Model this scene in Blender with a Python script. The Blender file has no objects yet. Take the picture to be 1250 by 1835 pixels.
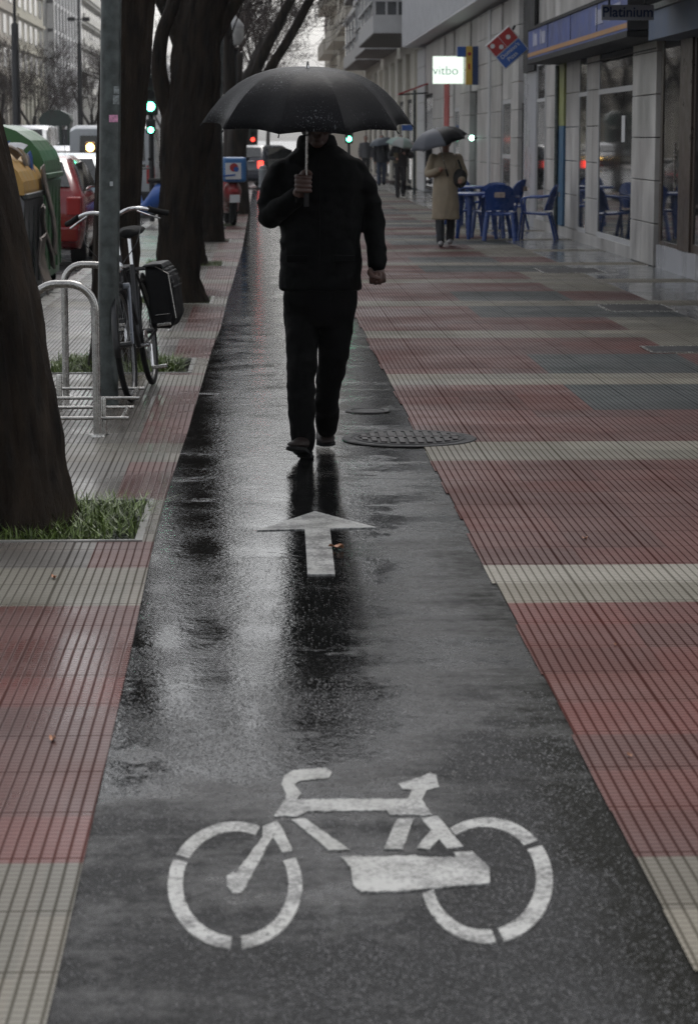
import bpy, bmesh, math, random
from mathutils import Vector, Matrix, noise, Quaternion
R = math.radians
sc = bpy.context.scene
col = sc.collection
rnd = random.Random(7)

# ------------------------------------------------------------------ camera
CAM_H = 1.55
FPX = 85.0 / 36.0 * 1835.0
PITCH = math.atan(669.5 / FPX)
YAW = math.atan(157.0 * math.cos(PITCH) / FPX)
cd = bpy.data.cameras.new('camera'); cam = bpy.data.objects.new('camera', cd); col.objects.link(cam)
cd.sensor_fit = 'VERTICAL'; cd.sensor_height = 36; cd.sensor_width = 24.5; cd.lens = 85
cd.clip_start = 0.1; cd.clip_end = 3000
cam.location = (0, 0, CAM_H)
cam.rotation_euler = (math.pi / 2 - PITCH, 0, -YAW)
cd.dof.use_dof = True; cd.dof.focus_distance = 12.0; cd.dof.aperture_fstop = 7.2
sc.camera = cam
# ------------------------------------------------------------------ world, sun, exposure
SUN_EL, SUN_AZ = R(52), R(25)
w = bpy.data.worlds.new('World'); sc.world = w; w.use_nodes = True
nt = w.node_tree; nt.nodes.clear()
sky = nt.nodes.new('ShaderNodeTexSky'); sky.sky_type = 'NISHITA'; sky.sun_disc = False
sky.sun_elevation = SUN_EL; sky.sun_rotation = SUN_AZ; sky.air_density = 1.0; sky.dust_density = 4.0; sky.ozone_density = 1.0
hs = nt.nodes.new('ShaderNodeHueSaturation'); hs.inputs['Saturation'].default_value = 0.22
bg = nt.nodes.new('ShaderNodeBackground'); bg.inputs['Strength'].default_value = 0.15
wo = nt.nodes.new('ShaderNodeOutputWorld')
nt.links.new(sky.outputs[0], hs.inputs['Color']); nt.links.new(hs.outputs[0], bg.inputs['Color']); nt.links.new(bg.outputs[0], wo.inputs['Surface'])
sd = bpy.data.lights.new('sun', 'SUN'); so = bpy.data.objects.new('sun', sd); col.objects.link(so)
sd.energy = 0.5; sd.angle = R(25); sd.color = (1, .97, .93)
so.rotation_euler = (math.pi / 2 - SUN_EL, 0, math.pi - SUN_AZ)
sc.view_settings.view_transform = 'Standard'; sc.view_settings.look = 'None'
sc.view_settings.exposure = 0.75; sc.view_settings.gamma = 1.0
sc.cycles.use_denoising = True; sc.cycles.denoiser = 'OPENIMAGEDENOISE'
sc.cycles.denoising_input_passes = 'RGB_ALBEDO_NORMAL'; sc.cycles.denoising_prefilter = 'NONE'
sc.cycles.max_bounces = 6; sc.cycles.glossy_bounces = 3; sc.cycles.diffuse_bounces = 3
sc.cycles.transparent_max_bounces = 8; sc.cycles.caustics_reflective = False; sc.cycles.caustics_refractive = False

# ------------------------------------------------------------------ pixel helpers (used once, to measure places in metres)
_Rm = cam.rotation_euler.to_matrix()
def ray(px, py):
    return (_Rm @ Vector(((px - 625) / FPX, -(py - 917.5) / FPX, -1))).normalized()
def G(px, py, z=0.0):
    d = ray(px, py); t = (z - CAM_H) / d.z
    return Vector((0, 0, CAM_H)) + d * t
def P(px, py, Y):
    d = ray(px, py); t = Y / d.y
    return Vector((0, 0, CAM_H)) + d * t
def FY(px, X=4.8, py=300):            # distance at which column px meets the wall plane x = X
    d = ray(px, py); return d.y * X / d.x

# ------------------------------------------------------------------ object helpers
def tag(o, label=None, cat=None, group=None, kind=None):
    if label: o['label'] = label
    if cat: o['category'] = cat
    if group: o['group'] = group
    if kind: o['kind'] = kind
    return o
def empty(name, loc=(0, 0, 0), rz=0, label=None, cat=None, group=None):
    o = bpy.data.objects.new(name, None); o.empty_display_size = .2
    col.objects.link(o); o.location = loc; o.rotation_euler = (0, 0, rz)
    return tag(o, label, cat, group)
def kids(o): return [c for c in list(col.objects) if c.parent == o]
def copy_tree(o, parent=None):
    ch = kids(o)
    c = o.copy(); col.objects.link(c); c.parent = parent
    for k in ch: copy_tree(k, c)
    return c

class MB:
    def __init__(s): s.v = []; s.f = []; s.mi = []; s.cur = 0
    def add(s, vs, fs):
        n = len(s.v); s.v.extend([tuple(a) for a in vs])
        for f in fs: s.f.append(tuple(n + i for i in f)); s.mi.append(s.cur)
    def box(s, x0, x1, y0, y1, z0, z1, M=None):
        vs = [Vector(p) for p in ((x0,y0,z0),(x1,y0,z0),(x1,y1,z0),(x0,y1,z0),(x0,y0,z1),(x1,y0,z1),(x1,y1,z1),(x0,y1,z1))]
        if M is not None: vs = [M @ p for p in vs]
        s.add(vs, [(0,3,2,1),(4,5,6,7),(0,1,5,4),(1,2,6,5),(2,3,7,6),(3,0,4,7)]); return s
    def rbox(s, x0, x1, y0, y1, z0, z1, b, M=None):
        # box with chamfered edges
        bm = bmesh.new(); bmesh.ops.create_cube(bm, size=1)
        for v in bm.verts:
            v.co = Vector((x0 + (v.co.x + .5) * (x1 - x0), y0 + (v.co.y + .5) * (y1 - y0), z0 + (v.co.z + .5) * (z1 - z0)))
        bmesh.ops.bevel(bm, geom=list(bm.edges) + list(bm.verts), offset=b, segments=2, affect='EDGES', profile=.5)
        bm.verts.index_update()
        s.add([(M @ v.co) if M is not None else v.co for v in bm.verts], [tuple(v.index for v in f.verts) for f in bm.faces]); bm.free(); return s
    def prism(s, poly, a, b, axis='x', M=None):
        # poly: 2D points; extruded along axis from a to b.  x: poly=(y,z); y: (x,z); z: (x,y)
        def mk(p, t):
            return Vector({'x': (t, p[0], p[1]), 'y': (p[0], t, p[1]), 'z': (p[0], p[1], t)}[axis])
        n = len(poly)
        vs = [mk(p, a) for p in poly] + [mk(p, b) for p in poly]
        if M is not None: vs = [M @ p for p in vs]
        fs = [tuple(range(n))[::-1], tuple(range(n, 2 * n))] + [(i, (i + 1) % n, n + (i + 1) % n, n + i) for i in range(n)]
        s.add(vs, fs); return s
    def loft(s, rings, closed=True, cap=True):
        n = len(rings[0]); vs = [p for r in rings for p in r]; fs = []
        for k in range(len(rings) - 1):
            for i in range(n if closed else n - 1):
                j = (i + 1) % n
                fs.append((k*n+i, k*n+j, (k+1)*n+j, (k+1)*n+i))
        if cap:
            fs.append(tuple(range(n))[::-1]); fs.append(tuple((len(rings)-1)*n + i for i in range(n)))
        s.add(vs, fs); return s
    def tube(s, pts, rad, n=8, flat=1.0, rfn=None, cap=True):
        pts = [Vector(p) for p in pts]
        if not hasattr(rad, '__len__'): rad = [rad] * len(pts)
        t = (pts[1] - pts[0]).normalized()
        u = t.orthogonal().normalized() if abs(t.z) < .95 else Vector((1, 0, 0))
        u = (u - t * u.dot(t)).normalized()
        rings = []
        for k, p in enumerate(pts):
            if k == 0: tn = (pts[1] - pts[0])
            elif k == len(pts) - 1: tn = pts[k] - pts[k-1]
            else: tn = pts[k+1] - pts[k-1]
            tn.normalize(); u = (u - tn * u.dot(tn))
            if u.length < 1e-6: u = tn.orthogonal()
            u.normalize(); v = tn.cross(u)
            ring = []
            for i in range(n):
                a = 2 * math.pi * i / n; rr = rad[k]
                if rfn: rr *= rfn(k, a, p)
                ring.append(p + u * (math.cos(a) * rr) + v * (math.sin(a) * rr * flat))
            rings.append(ring)
        s.loft(rings, cap=cap); return s
    def ell(s, c, r, M=None, nu=16, nv=10):
        c = Vector(c); vs = []; fs = []
        for j in range(nv + 1):
            th = math.pi * j / nv
            for i in range(nu):
                a = 2 * math.pi * i / nu
                p = Vector((r[0]*math.sin(th)*math.cos(a), r[1]*math.sin(th)*math.sin(a), r[2]*math.cos(th)))
                if M is not None: p = M @ p
                vs.append(c + p)
        for j in range(nv):
            for i in range(nu):
                k = (i + 1) % nu
                fs.append((j*nu+i, (j+1)*nu+i, (j+1)*nu+k, j*nu+k))
        s.add(vs, fs); return s
    def lathe(s, prof, c=(0,0,0), n=24, M=None, a0=0, a1=2*math.pi):
        full = abs(a1 - a0 - 2 * math.pi) < 1e-6
        rings = []
        m = n if full else n + 1
        for r, z in prof:
            ring = []
            for i in range(m):
                a = a0 + (a1 - a0) * i / n
                p = Vector((r * math.cos(a), r * math.sin(a), z))
                if M is not None: p = M @ p
                ring.append(p + Vector(c))
            rings.append(ring)
        s.loft(rings, closed=full, cap=False); return s
    def build(s, name, mats, parent=None, smooth=None, weld=0):
        me = bpy.data.meshes.new(name); me.from_pydata(s.v, [], s.f); me.validate()
        if not isinstance(mats, (list, tuple)): mats = [mats]
        for m in mats: me.materials.append(m)
        if len(mats) > 1 and len(me.polygons) == len(s.mi): me.polygons.foreach_set('material_index', s.mi)
        bm = bmesh.new(); bm.from_mesh(me)
        bmesh.ops.remove_doubles(bm, verts=bm.verts, dist=max(weld, 1e-5))
        bmesh.ops.recalc_face_normals(bm, faces=bm.faces); bm.to_mesh(me); bm.free()
        if smooth is not None:
            if smooth >= 180:
                for p in me.polygons: p.use_smooth = True
            else: me.set_sharp_from_angle(angle=R(smooth)); 
        o = bpy.data.objects.new(name, me); col.objects.link(o); o.parent = parent
        return o

def remesh(o, voxel, it=3, disp=None, dec=None):
    m = o.modifiers.new('r', 'REMESH'); m.mode = 'VOXEL'; m.voxel_size = voxel; m.use_smooth_shade = True
    if it:
        m2 = o.modifiers.new('s', 'SMOOTH'); m2.iterations = it; m2.factor = .5
    bpy.context.view_layer.update()
    dg = bpy.context.evaluated_depsgraph_get()
    me = bpy.data.meshes.new_from_object(o.evaluated_get(dg))
    o.modifiers.clear(); o.data = me
    if disp:
        ns = [v.normal.copy() for v in me.vertices]
        for v, n in zip(me.vertices, ns): v.co += n * disp(v.co)
    for p in me.polygons: p.use_smooth = True
    return o

def fold_disp(amp, sc_=6, stretch=(1,1,.6), seed=0):
    def f(p):
        q = V((p.x*sc_*stretch[0], p.y*sc_*stretch[1], p.z*sc_*stretch[2] + seed))
        n1 = noise.noise(q); n2 = noise.noise(q*2.3 + V((3,1,2)))
        return amp * (1 - abs(n1)*2.2) * .6 + amp*.5*n2
    return f

# ------------------------------------------------------------------ materials
def newmat(name):
    m = bpy.data.materials.new(name); m.use_nodes = True
    return m, m.node_tree, m.node_tree.nodes['Principled BSDF']
def N(nt, t, **kw):
    n = nt.nodes.new(t)
    for k, v in kw.items():
        if k in n.inputs: n.inputs[k].default_value = v
        else: setattr(n, k, v)
    return n
def math_(nt, op, a, b=None, c=None, clamp=False):
    n = nt.nodes.new('ShaderNodeMath'); n.operation = op; n.use_clamp = clamp
    for i, x in enumerate((a, b, c)):
        if x is None: continue
        if isinstance(x, (int, float)): n.inputs[i].default_value = x
        else: nt.links.new(x, n.inputs[i])
    return n.outputs[0]
def mixc(nt, f, a, b, typ='MIX'):
    n = nt.nodes.new('ShaderNodeMix'); n.data_type = 'RGBA'; n.blend_type = typ
    for i, x in ((0, f), (6, a), (7, b)):
        if isinstance(x, (int, float)): n.inputs[i].default_value = x
        elif isinstance(x, (tuple, list)): n.inputs[i].default_value = (*x[:3], 1)
        else: nt.links.new(x, n.inputs[i])
    return n.outputs[2]
def mapr(nt, v, a, b, c, d):
    n = nt.nodes.new('ShaderNodeMapRange'); n.clamp = True
    for i, x in enumerate((a, b, c, d)): n.inputs[i + 1].default_value = x
    nt.links.new(v, n.inputs[0]); return n.outputs[0]
def noise_(nt, vec, scale, detail=4, rough=.55):
    n = nt.nodes.new('ShaderNodeTexNoise'); n.inputs['Scale'].default_value = scale
    n.inputs['Detail'].default_value = detail; n.inputs['Roughness'].default_value = rough
    if vec is not None: nt.links.new(vec, n.inputs['Vector'])
    return n.outputs['Fac']
def mat(name, c, rough=.6, metal=0.0, var=.15, vs=3.0, bump=0.0, bs=20.0, spec=.5, emit=None, es=1.0, coat=0.0, stretch=None, rvar=.1):
    m, nt, b = newmat(name)
    tc = nt.nodes.new('ShaderNodeTexCoord'); v = tc.outputs['Object']
    if stretch:
        mp = nt.nodes.new('ShaderNodeMapping'); mp.inputs['Scale'].default_value = stretch
        nt.links.new(v, mp.inputs['Vector']); v = mp.outputs[0]
    f = noise_(nt, v, vs, 5)
    f2 = mapr(nt, f, .3, .7, 0, 1)
    cc = mixc(nt, f2, tuple(x * (1 - var) for x in c), tuple(min(1, x * (1 + var)) for x in c))
    nt.links.new(cc, b.inputs['Base Color'])
    nt.links.new(mapr(nt, f, .3, .7, max(.02, rough - rvar), min(1, rough + rvar)), b.inputs['Roughness'])
    b.inputs['Metallic'].default_value = metal; b.inputs['Specular IOR Level'].default_value = spec
    b.inputs['Coat Weight'].default_value = coat
    if bump:
        bn = nt.nodes.new('ShaderNodeBump'); bn.inputs['Strength'].default_value = bump; bn.inputs['Distance'].default_value = .01
        nt.links.new(noise_(nt, v, bs, 6, .6), bn.inputs['Height']); nt.links.new(bn.outputs[0], b.inputs['Normal'])
    if emit:
        b.inputs['Emission Color'].default_value = (*emit, 1); b.inputs['Emission Strength'].default_value = es
    return m

TILE = .365
def tile_mat(name, c, wet=(.17, .46), y0=0.0, dirt=.5):
    m, nt, b = newmat(name)
    tc = nt.nodes.new('ShaderNodeTexCoord'); v = tc.outputs['Object']
    sp = nt.nodes.new('ShaderNodeSeparateXYZ'); nt.links.new(v, sp.inputs[0])
    wob = noise_(nt, v, 1.3, 2)
    x = math_(nt, 'ADD', sp.outputs[0], math_(nt, 'MULTIPLY', wob, .005))
    def grid(s, per, w0, w1, off=0.0):
        fr = math_(nt, 'FRACT', math_(nt, 'DIVIDE', math_(nt, 'ADD', s, 1000 * per + off), per))
        d = math_(nt, 'ABSOLUTE', math_(nt, 'SUBTRACT', fr, .5))      # .5 at the groove
        return mapr(nt, d, .5 - w1, .5 - w0, 0, 1)
    gx = grid(x, TILE / 12, .05, .16)
    gy = grid(sp.outputs[1], TILE / 12, .05, .16)
    jx = grid(sp.outputs[0], TILE, .008, .018); jy = grid(sp.outputs[1], TILE, .008, .018, off=y0)
    gr = math_(nt, 'MAXIMUM', gx, math_(nt, 'MULTIPLY', gy, .6))
    gr = math_(nt, 'MAXIMUM', gr, math_(nt, 'MAXIMUM', jx, jy))
    at = nt.nodes.new('ShaderNodeAttribute'); at.attribute_name = 'tint'
    base = mixc(nt, 1.0, c, at.outputs['Color'], 'MULTIPLY')
    big = noise_(nt, v, 1.1, 5, .6); fine = noise_(nt, v, 60, 3)
    base = mixc(nt, mapr(nt, big, .35, .75, 0, dirt), base, tuple(x_ * .45 + .02 for x_ in c))
    base = mixc(nt, math_(nt, 'MULTIPLY', mapr(nt, fine, .35, .7, 0, 1), .35), base, tuple(x_ * .55 for x_ in c))
    base = mixc(nt, math_(nt, 'MULTIPLY', gr, .56), base, (.010, .009, .008))
    nt.links.new(base, b.inputs['Base Color'])
    r = mapr(nt, noise_(nt, v, .8, 4), .38, .62, wet[0], wet[1])
    side = mapr(nt, sp.outputs[0], -.3, .5, 0, .22)
    nt.links.new(math_(nt, 'ADD', math_(nt, 'ADD', r, side), math_(nt, 'MULTIPLY', gr, .3)), b.inputs['Roughness'])
    nt.links.new(math_(nt, 'MULTIPLY', math_(nt, 'SUBTRACT', 1.0, math_(nt, 'MULTIPLY', gr, .95)), mapr(nt, sp.outputs[0], -.3, .5, .45, .27)), b.inputs['Specular IOR Level'])
    h = math_(nt, 'ADD', math_(nt, 'MULTIPLY', gr, -1.0), math_(nt, 'MULTIPLY', noise_(nt, v, 9, 3), .9))
    bn = nt.nodes.new('ShaderNodeBump'); bn.inputs['Strength'].default_value = .4; bn.inputs['Distance'].default_value = .002
    nt.links.new(h, bn.inputs['Height']); nt.links.new(bn.outputs[0], b.inputs['Normal'])
    return m
M_RED = tile_mat('red_tile', (.092, .027, .021)); M_CREAM = tile_mat('cream_tile', (.175, .158, .122))
M_GREY = tile_mat('grey_tile', (.036, .044, .044)); M_BEIGE = tile_mat('beige_tile', (.10, .09, .078))
M_SMOOTH = mat('smooth_slab', (.12, .125, .128), .16, var=.2, vs=2, bump=.1, bs=8)

def asphalt_lane():
    m, nt, b = newmat('wet_asphalt')
    tc = nt.nodes.new('ShaderNodeTexCoord'); v = tc.outputs['Object']
    sp = nt.nodes.new('ShaderNodeSeparateXYZ'); nt.links.new(v, sp.inputs[0])
    def st(x, y):
        mp = nt.nodes.new('ShaderNodeMapping'); mp.inputs['Scale'].default_value = (x, y, 1); nt.links.new(v, mp.inputs['Vector']); return mp.outputs[0]
    fine = noise_(nt, v, 105, 5, .85); mid = noise_(nt, v, 24, 5, .65); big = noise_(nt, v, 1.6, 5, .62)
    c = mixc(nt, mapr(nt, fine, .36, .68, 0, 1), (.0012, .0012, .0014), (.055, .055, .057))
    c = mixc(nt, mapr(nt, mid, .35, .75, 0, .6), c, (.009, .009, .009))
    c = mixc(nt, mapr(nt, noise_(nt, v, 2.7, 4), .42, .68, 0, .45), c, (.024, .025, .026))
    coarse = noise_(nt, v, 42, 4, .8)
    c = mixc(nt, mapr(nt, coarse, .44, .66, 0, .6), c, (.0015, .0015, .0016))
    c = mixc(nt, mapr(nt, noise_(nt, v, 5.5, 5, .7), .45, .72, 0, .55), c, (.004, .0042, .004))
    edge = mapr(nt, math_(nt, 'ADD', sp.outputs[0], math_(nt, 'MULTIPLY', math_(nt, 'ADD', big, noise_(nt, v, 11, 4, .7)), .30)), .90, 1.04, 0, .85)
    c = mixc(nt, edge, c, (.0045, .0045, .002))
    # transverse joints of the lane surface
    wy = math_(nt, 'ADD', sp.outputs[1], math_(nt, 'MULTIPLY', noise_(nt, v, 3, 3), .12))
    fr = math_(nt, 'ABSOLUTE', math_(nt, 'SUBTRACT', math_(nt, 'FRACT', math_(nt, 'DIVIDE', wy, 2.9)), .5))
    joint = mapr(nt, fr, .493, .498, 0, 1)
    c = mixc(nt, math_(nt, 'MULTIPLY', joint, .6), c, (.003, .003, .003))
    big2 = noise_(nt, v, .9, 4, .6)
    warp = math_(nt, 'MULTIPLY', math_(nt, 'SUBTRACT', noise_(nt, v, 2.1, 5, .7), .5), 3.2)
    near = mapr(nt, math_(nt, 'ADD', math_(nt, 'ADD', sp.outputs[1], warp), math_(nt, 'MULTIPLY', sp.outputs[0], -.25)), 4.5, 6.5, -.20, .19)
    xt = math_(nt, 'MULTIPLY', mapr(nt, math_(nt, 'ADD', sp.outputs[0], math_(nt, 'MULTIPLY', big2, .25)), .38, .72, 0, -.24), mapr(nt, sp.outputs[1], 8.5, 13.5, 1, .15))
    str_ = noise_(nt, st(.7, 2.6), 1.7, 4, .6)
    wet = math_(nt, 'ADD', math_(nt, 'ADD', math_(nt, 'ADD', math_(nt, 'MULTIPLY', big, .55), math_(nt, 'MULTIPLY', str_, .45)), near), math_(nt, 'MULTIPLY', math_(nt, 'SUBTRACT', mid, .5), .30))
    wet = math_(nt, 'ADD', wet, xt)
    wet = mapr(nt, wet, .33, .62, 0, 1)
    inv = math_(nt, 'SUBTRACT', 1.0, wet)
    c = mixc(nt, math_(nt, 'MULTIPLY', wet, .7), c, (.0035, .0035, .003))
    nt.links.new(c, b.inputs['Base Color'])
    nt.links.new(math_(nt, 'ADD', math_(nt, 'MULTIPLY', inv, .52), .02), b.inputs['Roughness'])
    nt.links.new(math_(nt, 'MULTIPLY', math_(nt, 'SUBTRACT', .62, math_(nt, 'MULTIPLY', inv, .50)), math_(nt, 'SUBTRACT', 1.0, math_(nt, 'MULTIPLY', edge, .6))), b.inputs['Specular IOR Level'])
    b0 = nt.nodes.new('ShaderNodeBump'); b0.inputs['Distance'].default_value = .0022; b0.inputs['Strength'].default_value = .5
    nt.links.new(noise_(nt, v, 9, 3, .5), b0.inputs['Height'])
    b1 = nt.nodes.new('ShaderNodeBump'); b1.inputs['Distance'].default_value = .0014
    nt.links.new(mapr(nt, noise_(nt, v, 2.6, 4), .36, .62, .35, 1.0), b1.inputs['Strength'])
    nt.links.new(noise_(nt, v, 52, 3, .65), b1.inputs['Height']); nt.links.new(b0.outputs[0], b1.inputs['Normal'])
    b2 = nt.nodes.new('ShaderNodeBump'); b2.inputs['Distance'].default_value = .004
    nt.links.new(math_(nt, 'ADD', math_(nt, 'MULTIPLY', inv, .9), .01), b2.inputs['Strength'])
    nt.links.new(fine, b2.inputs['Height']); nt.links.new(b1.outputs[0], b2.inputs['Normal'])
    nt.links.new(b2.outputs[0], b.inputs['Normal'])
    return m
M_LANE = asphalt_lane()
M_ROAD = mat('road_asphalt', (.04, .04, .042), .28, var=.3, vs=2, bump=.2, bs=60, rvar=.12)
def paint():
    m, nt, b = newmat('worn_white_paint')
    tc = nt.nodes.new('ShaderNodeTexCoord'); v = tc.outputs['Object']
    f = noise_(nt, v, 75, 4, .8); g = noise_(nt, v, 7, 5, .65)
    wear = math_(nt, 'ADD', f, math_(nt, 'MULTIPLY', math_(nt, 'SUBTRACT', g, .5), .8))
    c = mixc(nt, mapr(nt, wear, .42, .62, 0, .92), (.36, .36, .345), (.035, .035, .035))
    c = mixc(nt, mapr(nt, noise_(nt, v, 3, 4), .45, .7, 0, .4), c, (.14, .14, .12))
    nt.links.new(c, b.inputs['Base Color']); b.inputs['Roughness'].default_value = .42
    bn = nt.nodes.new('ShaderNodeBump'); bn.inputs['Distance'].default_value = .001; bn.inputs['Strength'].default_value = .6
    nt.links.new(f, bn.inputs['Height']); nt.links.new(bn.outputs[0], b.inputs['Normal'])
    return m
M_PAINT = paint()
M_KERB = mat('kerb_stone', (.20, .195, .18), .3, var=.2, vs=6, bump=.2, bs=40)
M_SOIL = mat('soil', (.03, .022, .014), .9, var=.4, vs=20, bump=.8, bs=30)
M_GRASS = mat('grass_blades', (.085, .125, .025), .5, var=.75, vs=22)
M_BARK = mat('dark_bark', (.016, .0115, .008), .75, var=.8, vs=14, bump=1.0, bs=20, stretch=(1, 1, .22), spec=.12)
for _n in M_BARK.node_tree.nodes:
    if _n.type == 'BUMP': _n.inputs['Distance'].default_value = .035
M_BARKF = mat('far_bark', (.035, .029, .025), .85, var=.3, vs=5, spec=.3)
M_TWIG = mat('twig_bark', (.06, .047, .042), .85, var=.3, vs=3, spec=.2)
M_STEEL = mat('brushed_steel', (.42, .41, .39), .24, metal=1.0, var=.12, vs=30, bump=.1, bs=80)
M_STEELD = mat('dull_steel', (.13, .13, .13), .35, metal=.9, var=.2, vs=20)
M_GALV = mat('weathered_steel_pole', (.058, .068, .065), .42, metal=.25, var=.55, vs=14, bump=.15, bs=50)
M_IRON = mat('cast_iron', (.013, .013, .014), .6, metal=.0, var=.3, vs=30, bump=.3, bs=70, spec=.2)
M_BLACKM = mat('black_metal', (.012, .012, .013), .4, metal=.3, var=.2)
M_RUBBER = mat('tyre_rubber', (.008, .008, .008), .8, var=.2, spec=.15)
M_CHROME = mat('chrome', (.6, .6, .6), .12, metal=1.0, var=.05)
M_STONE = mat('pale_stone_cladding', (.42, .405, .385), .38, var=.42, vs=1.6, bump=.12, bs=30, stretch=(1,1,.45))
M_STONE2 = mat('grey_stone_panel', (.38, .385, .41), .3, var=.25, vs=1.6, stretch=(1,1,.4))
M_JOINT = mat('dark_joint', (.05, .045, .04), .8)
M_WHITEP = mat('white_painted_metal', (.50, .50, .50), .4, var=.08)
M_RIBBED = mat('white_ribbed_fascia', (.66, .66, .67), .5, var=.08)
M_GLASS = mat('dark_window_glass', (.014, .016, .016), .03, var=.3, vs=.7, spec=.9, rvar=.015)
M_GLASSW = mat('grey_window_glass', (.05, .055, .06), .08, var=.4, vs=.5, spec=.8, rvar=.03)
M_BROWN = mat('brown_frame', (.045, .028, .018), .35, var=.3, vs=4)
M_BLUE = mat('blue_awning', (.05, .08, .26), .45, var=.25, vs=2.5)
M_BLUED = mat('dusty_blue_canvas', (.08, .11, .17), .6, var=.2, vs=2)
M_NAVY = mat('navy_board', (.012, .035, .12), .4)
M_YEL = mat('yellow_board', (.62, .40, .06), .45)
M_RED2 = mat('red_board', (.36, .02, .02), .4)
M_SIGNBLUE = mat('sign_blue', (.02, .09, .34), .35)
M_WHITE = mat('white_board', (.62, .62, .62), .4, var=.05)
M_LILAC = mat('pale_lettering', (.34, .35, .46), .5)
M_LIT = mat('lit_white_panel', (.8, .85, .78), .4, emit=(.85, 1.0, .86), es=.62, var=.03)
M_LETTER = mat('teal_lettering', (.02, .16, .22), .5)
M_DARK = mat('dark_interior', (.006, .006, .006), .7)
M_BRASS = mat('orange_trim', (.40, .20, .07), .5)
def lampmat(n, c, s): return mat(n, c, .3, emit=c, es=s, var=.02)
M_LGREEN = lampmat('green_signal_lens', (.10, 1.0, .50), 10); M_LRED = lampmat('red_lens', (1, .05, .03), 2.5); M_LAMB = lampmat('amber_lens', (1, .62, .15), 9)
M_LWG = lampmat('green_reflection_glow', (.5, 1.0, .8), 6)  # glow for the traffic light reflected in the doorway glass

# ------------------------------------------------------------------ ground
b = MB(); b.box(-600, 600, -20, 1500, -1.2, -.125)
tag(b.build('road', M_ROAD), kind='structure')
LE = [(-5, -.385), (4.3, -.389), (7, -.405), (9.2, -.425), (10.6, -.425), (13, -.40), (16, -.385), (18, -.375), (20, -.345), (23, -.34), (30, -.30), (34, -.28), (60, -.27), (90, -.27)]
def xl(Y):
    for (a, xa), (c, xc) in zip(LE, LE[1:]):
        if a <= Y <= c: return xa + (xc - xa) * (Y - a) / (c - a)
    return LE[-1][1]
XR = .815
FARY = 74.0
b = MB()
b.box(-.60, XR + .25, -5, FARY, -.12, -.004)
tag(b.build('bicycle_lane', M_LANE), kind='structure')

PITS = [9.30 + 6.83 * k for k in range(9)]     # near edge of each tree pit
PX0, PX1, PD = -1.46, -.47, 1.10
def tiled(name, cells, mats):
    # cells: (x0a,x1a,y0,x0b,x1b,y1,mi,tint)
    vs = []; fs = []; mi = []; tn = []
    for (xa, xb, y0, xc, xd, y1, m, t) in cells:
        n = len(vs); vs += [(xa, y0, 0), (xb, y0, 0), (xd, y1, 0), (xc, y1, 0)]; fs.append((n, n+1, n+2, n+3)); mi.append(m); tn.append(t)
    me = bpy.data.meshes.new(name); me.from_pydata(vs, [], fs)
    for m in mats: me.materials.append(m)
    me.polygons.foreach_set('material_index', mi)
    ca = me.color_attributes.new('tint', 'FLOAT_COLOR', 'CORNER')
    for p in me.polygons:
        t = tn[p.index]
        for li in p.loop_indices: ca.data[li].color = (t[0], t[1], t[2], 1)
    me.validate()
    o = bpy.data.objects.new(name, me); col.objects.link(o); return tag(o, kind='structure')
BAND = 8.36; PER = 3.65                          # centre of a cream band, and the repeat
def band(Y):
    k = (Y - BAND) / PER; return abs(k - round(k)) * PER < TILE, round(k)
mats4 = [M_RED, M_CREAM, M_GREY, M_BEIGE, M_SMOOTH]
def tint(m, hot=False):
    k = rnd.uniform(.72, 1.18)
    if hot: return (k * 1.35, k * 1.0, k * .95)
    return (k * rnd.uniform(.97, 1.03), k, k * rnd.uniform(.97, 1.03))
ys = []
y = BAND - TILE - 40 * TILE
while y < FARY: ys.append(y); y += TILE
ys.append(FARY)
cells = []
hotrow = {}
for y0, y1 in zip(ys, ys[1:]):
    if y1 < 1: continue
    ym = (y0 + y1) / 2; bd, k = band(ym)
    rowhot = (abs(ym - 6.2) < .19) or rnd.random() < .06
    rk = rnd.uniform(.92, 1.08)
    ph = (ym - BAND) / PER
    x = XR; i = 0
    jag = rnd.uniform(-.012, .012)
    rel = (ym - BAND - round(ph) * PER)
    while x < 4.82:
        nx = min(4.82, x + TILE); xm = (x + nx) / 2
        m = 0
        if bd: m = 1
        elif k % 2 == 0 and k > 0 and 2.02 < xm < (4.0 if rel < 0 else 3.1) and ym > 13.4: m = 2
        elif k % 2 == 0 and k > 0 and rel > 0 and xm >= 3.1 and ym > 13.4: m = 0
        elif k % 2 == 1 and k > 1 and 2.9 < xm < 3.9: m = 1
        if xm > 3.7 and ym > 19 and not bd: m = 4 if xm > 3.9 else m
        t = tint(m, rowhot and m == 0); t = tuple(q * rk for q in t)
        if bd and abs(ym - (BAND + TILE / 2)) < .1 and i < 6: t = (1.7, 1.75, 1.9)
        xa = x + (jag if i == 0 else 0)
        cells.append((xa, nx, y0, xa, nx, y1, m, t)); x = nx; i += 1
tiled('pavement_right', cells, mats4)
cells = []
KX = -2.0
yy = sorted(set([round(v, 4) for v in ys if v > 1] + [round(p, 4) for p in PITS if p < FARY] + [round(p + PD, 4) for p in PITS if p + PD < FARY]))
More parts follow.
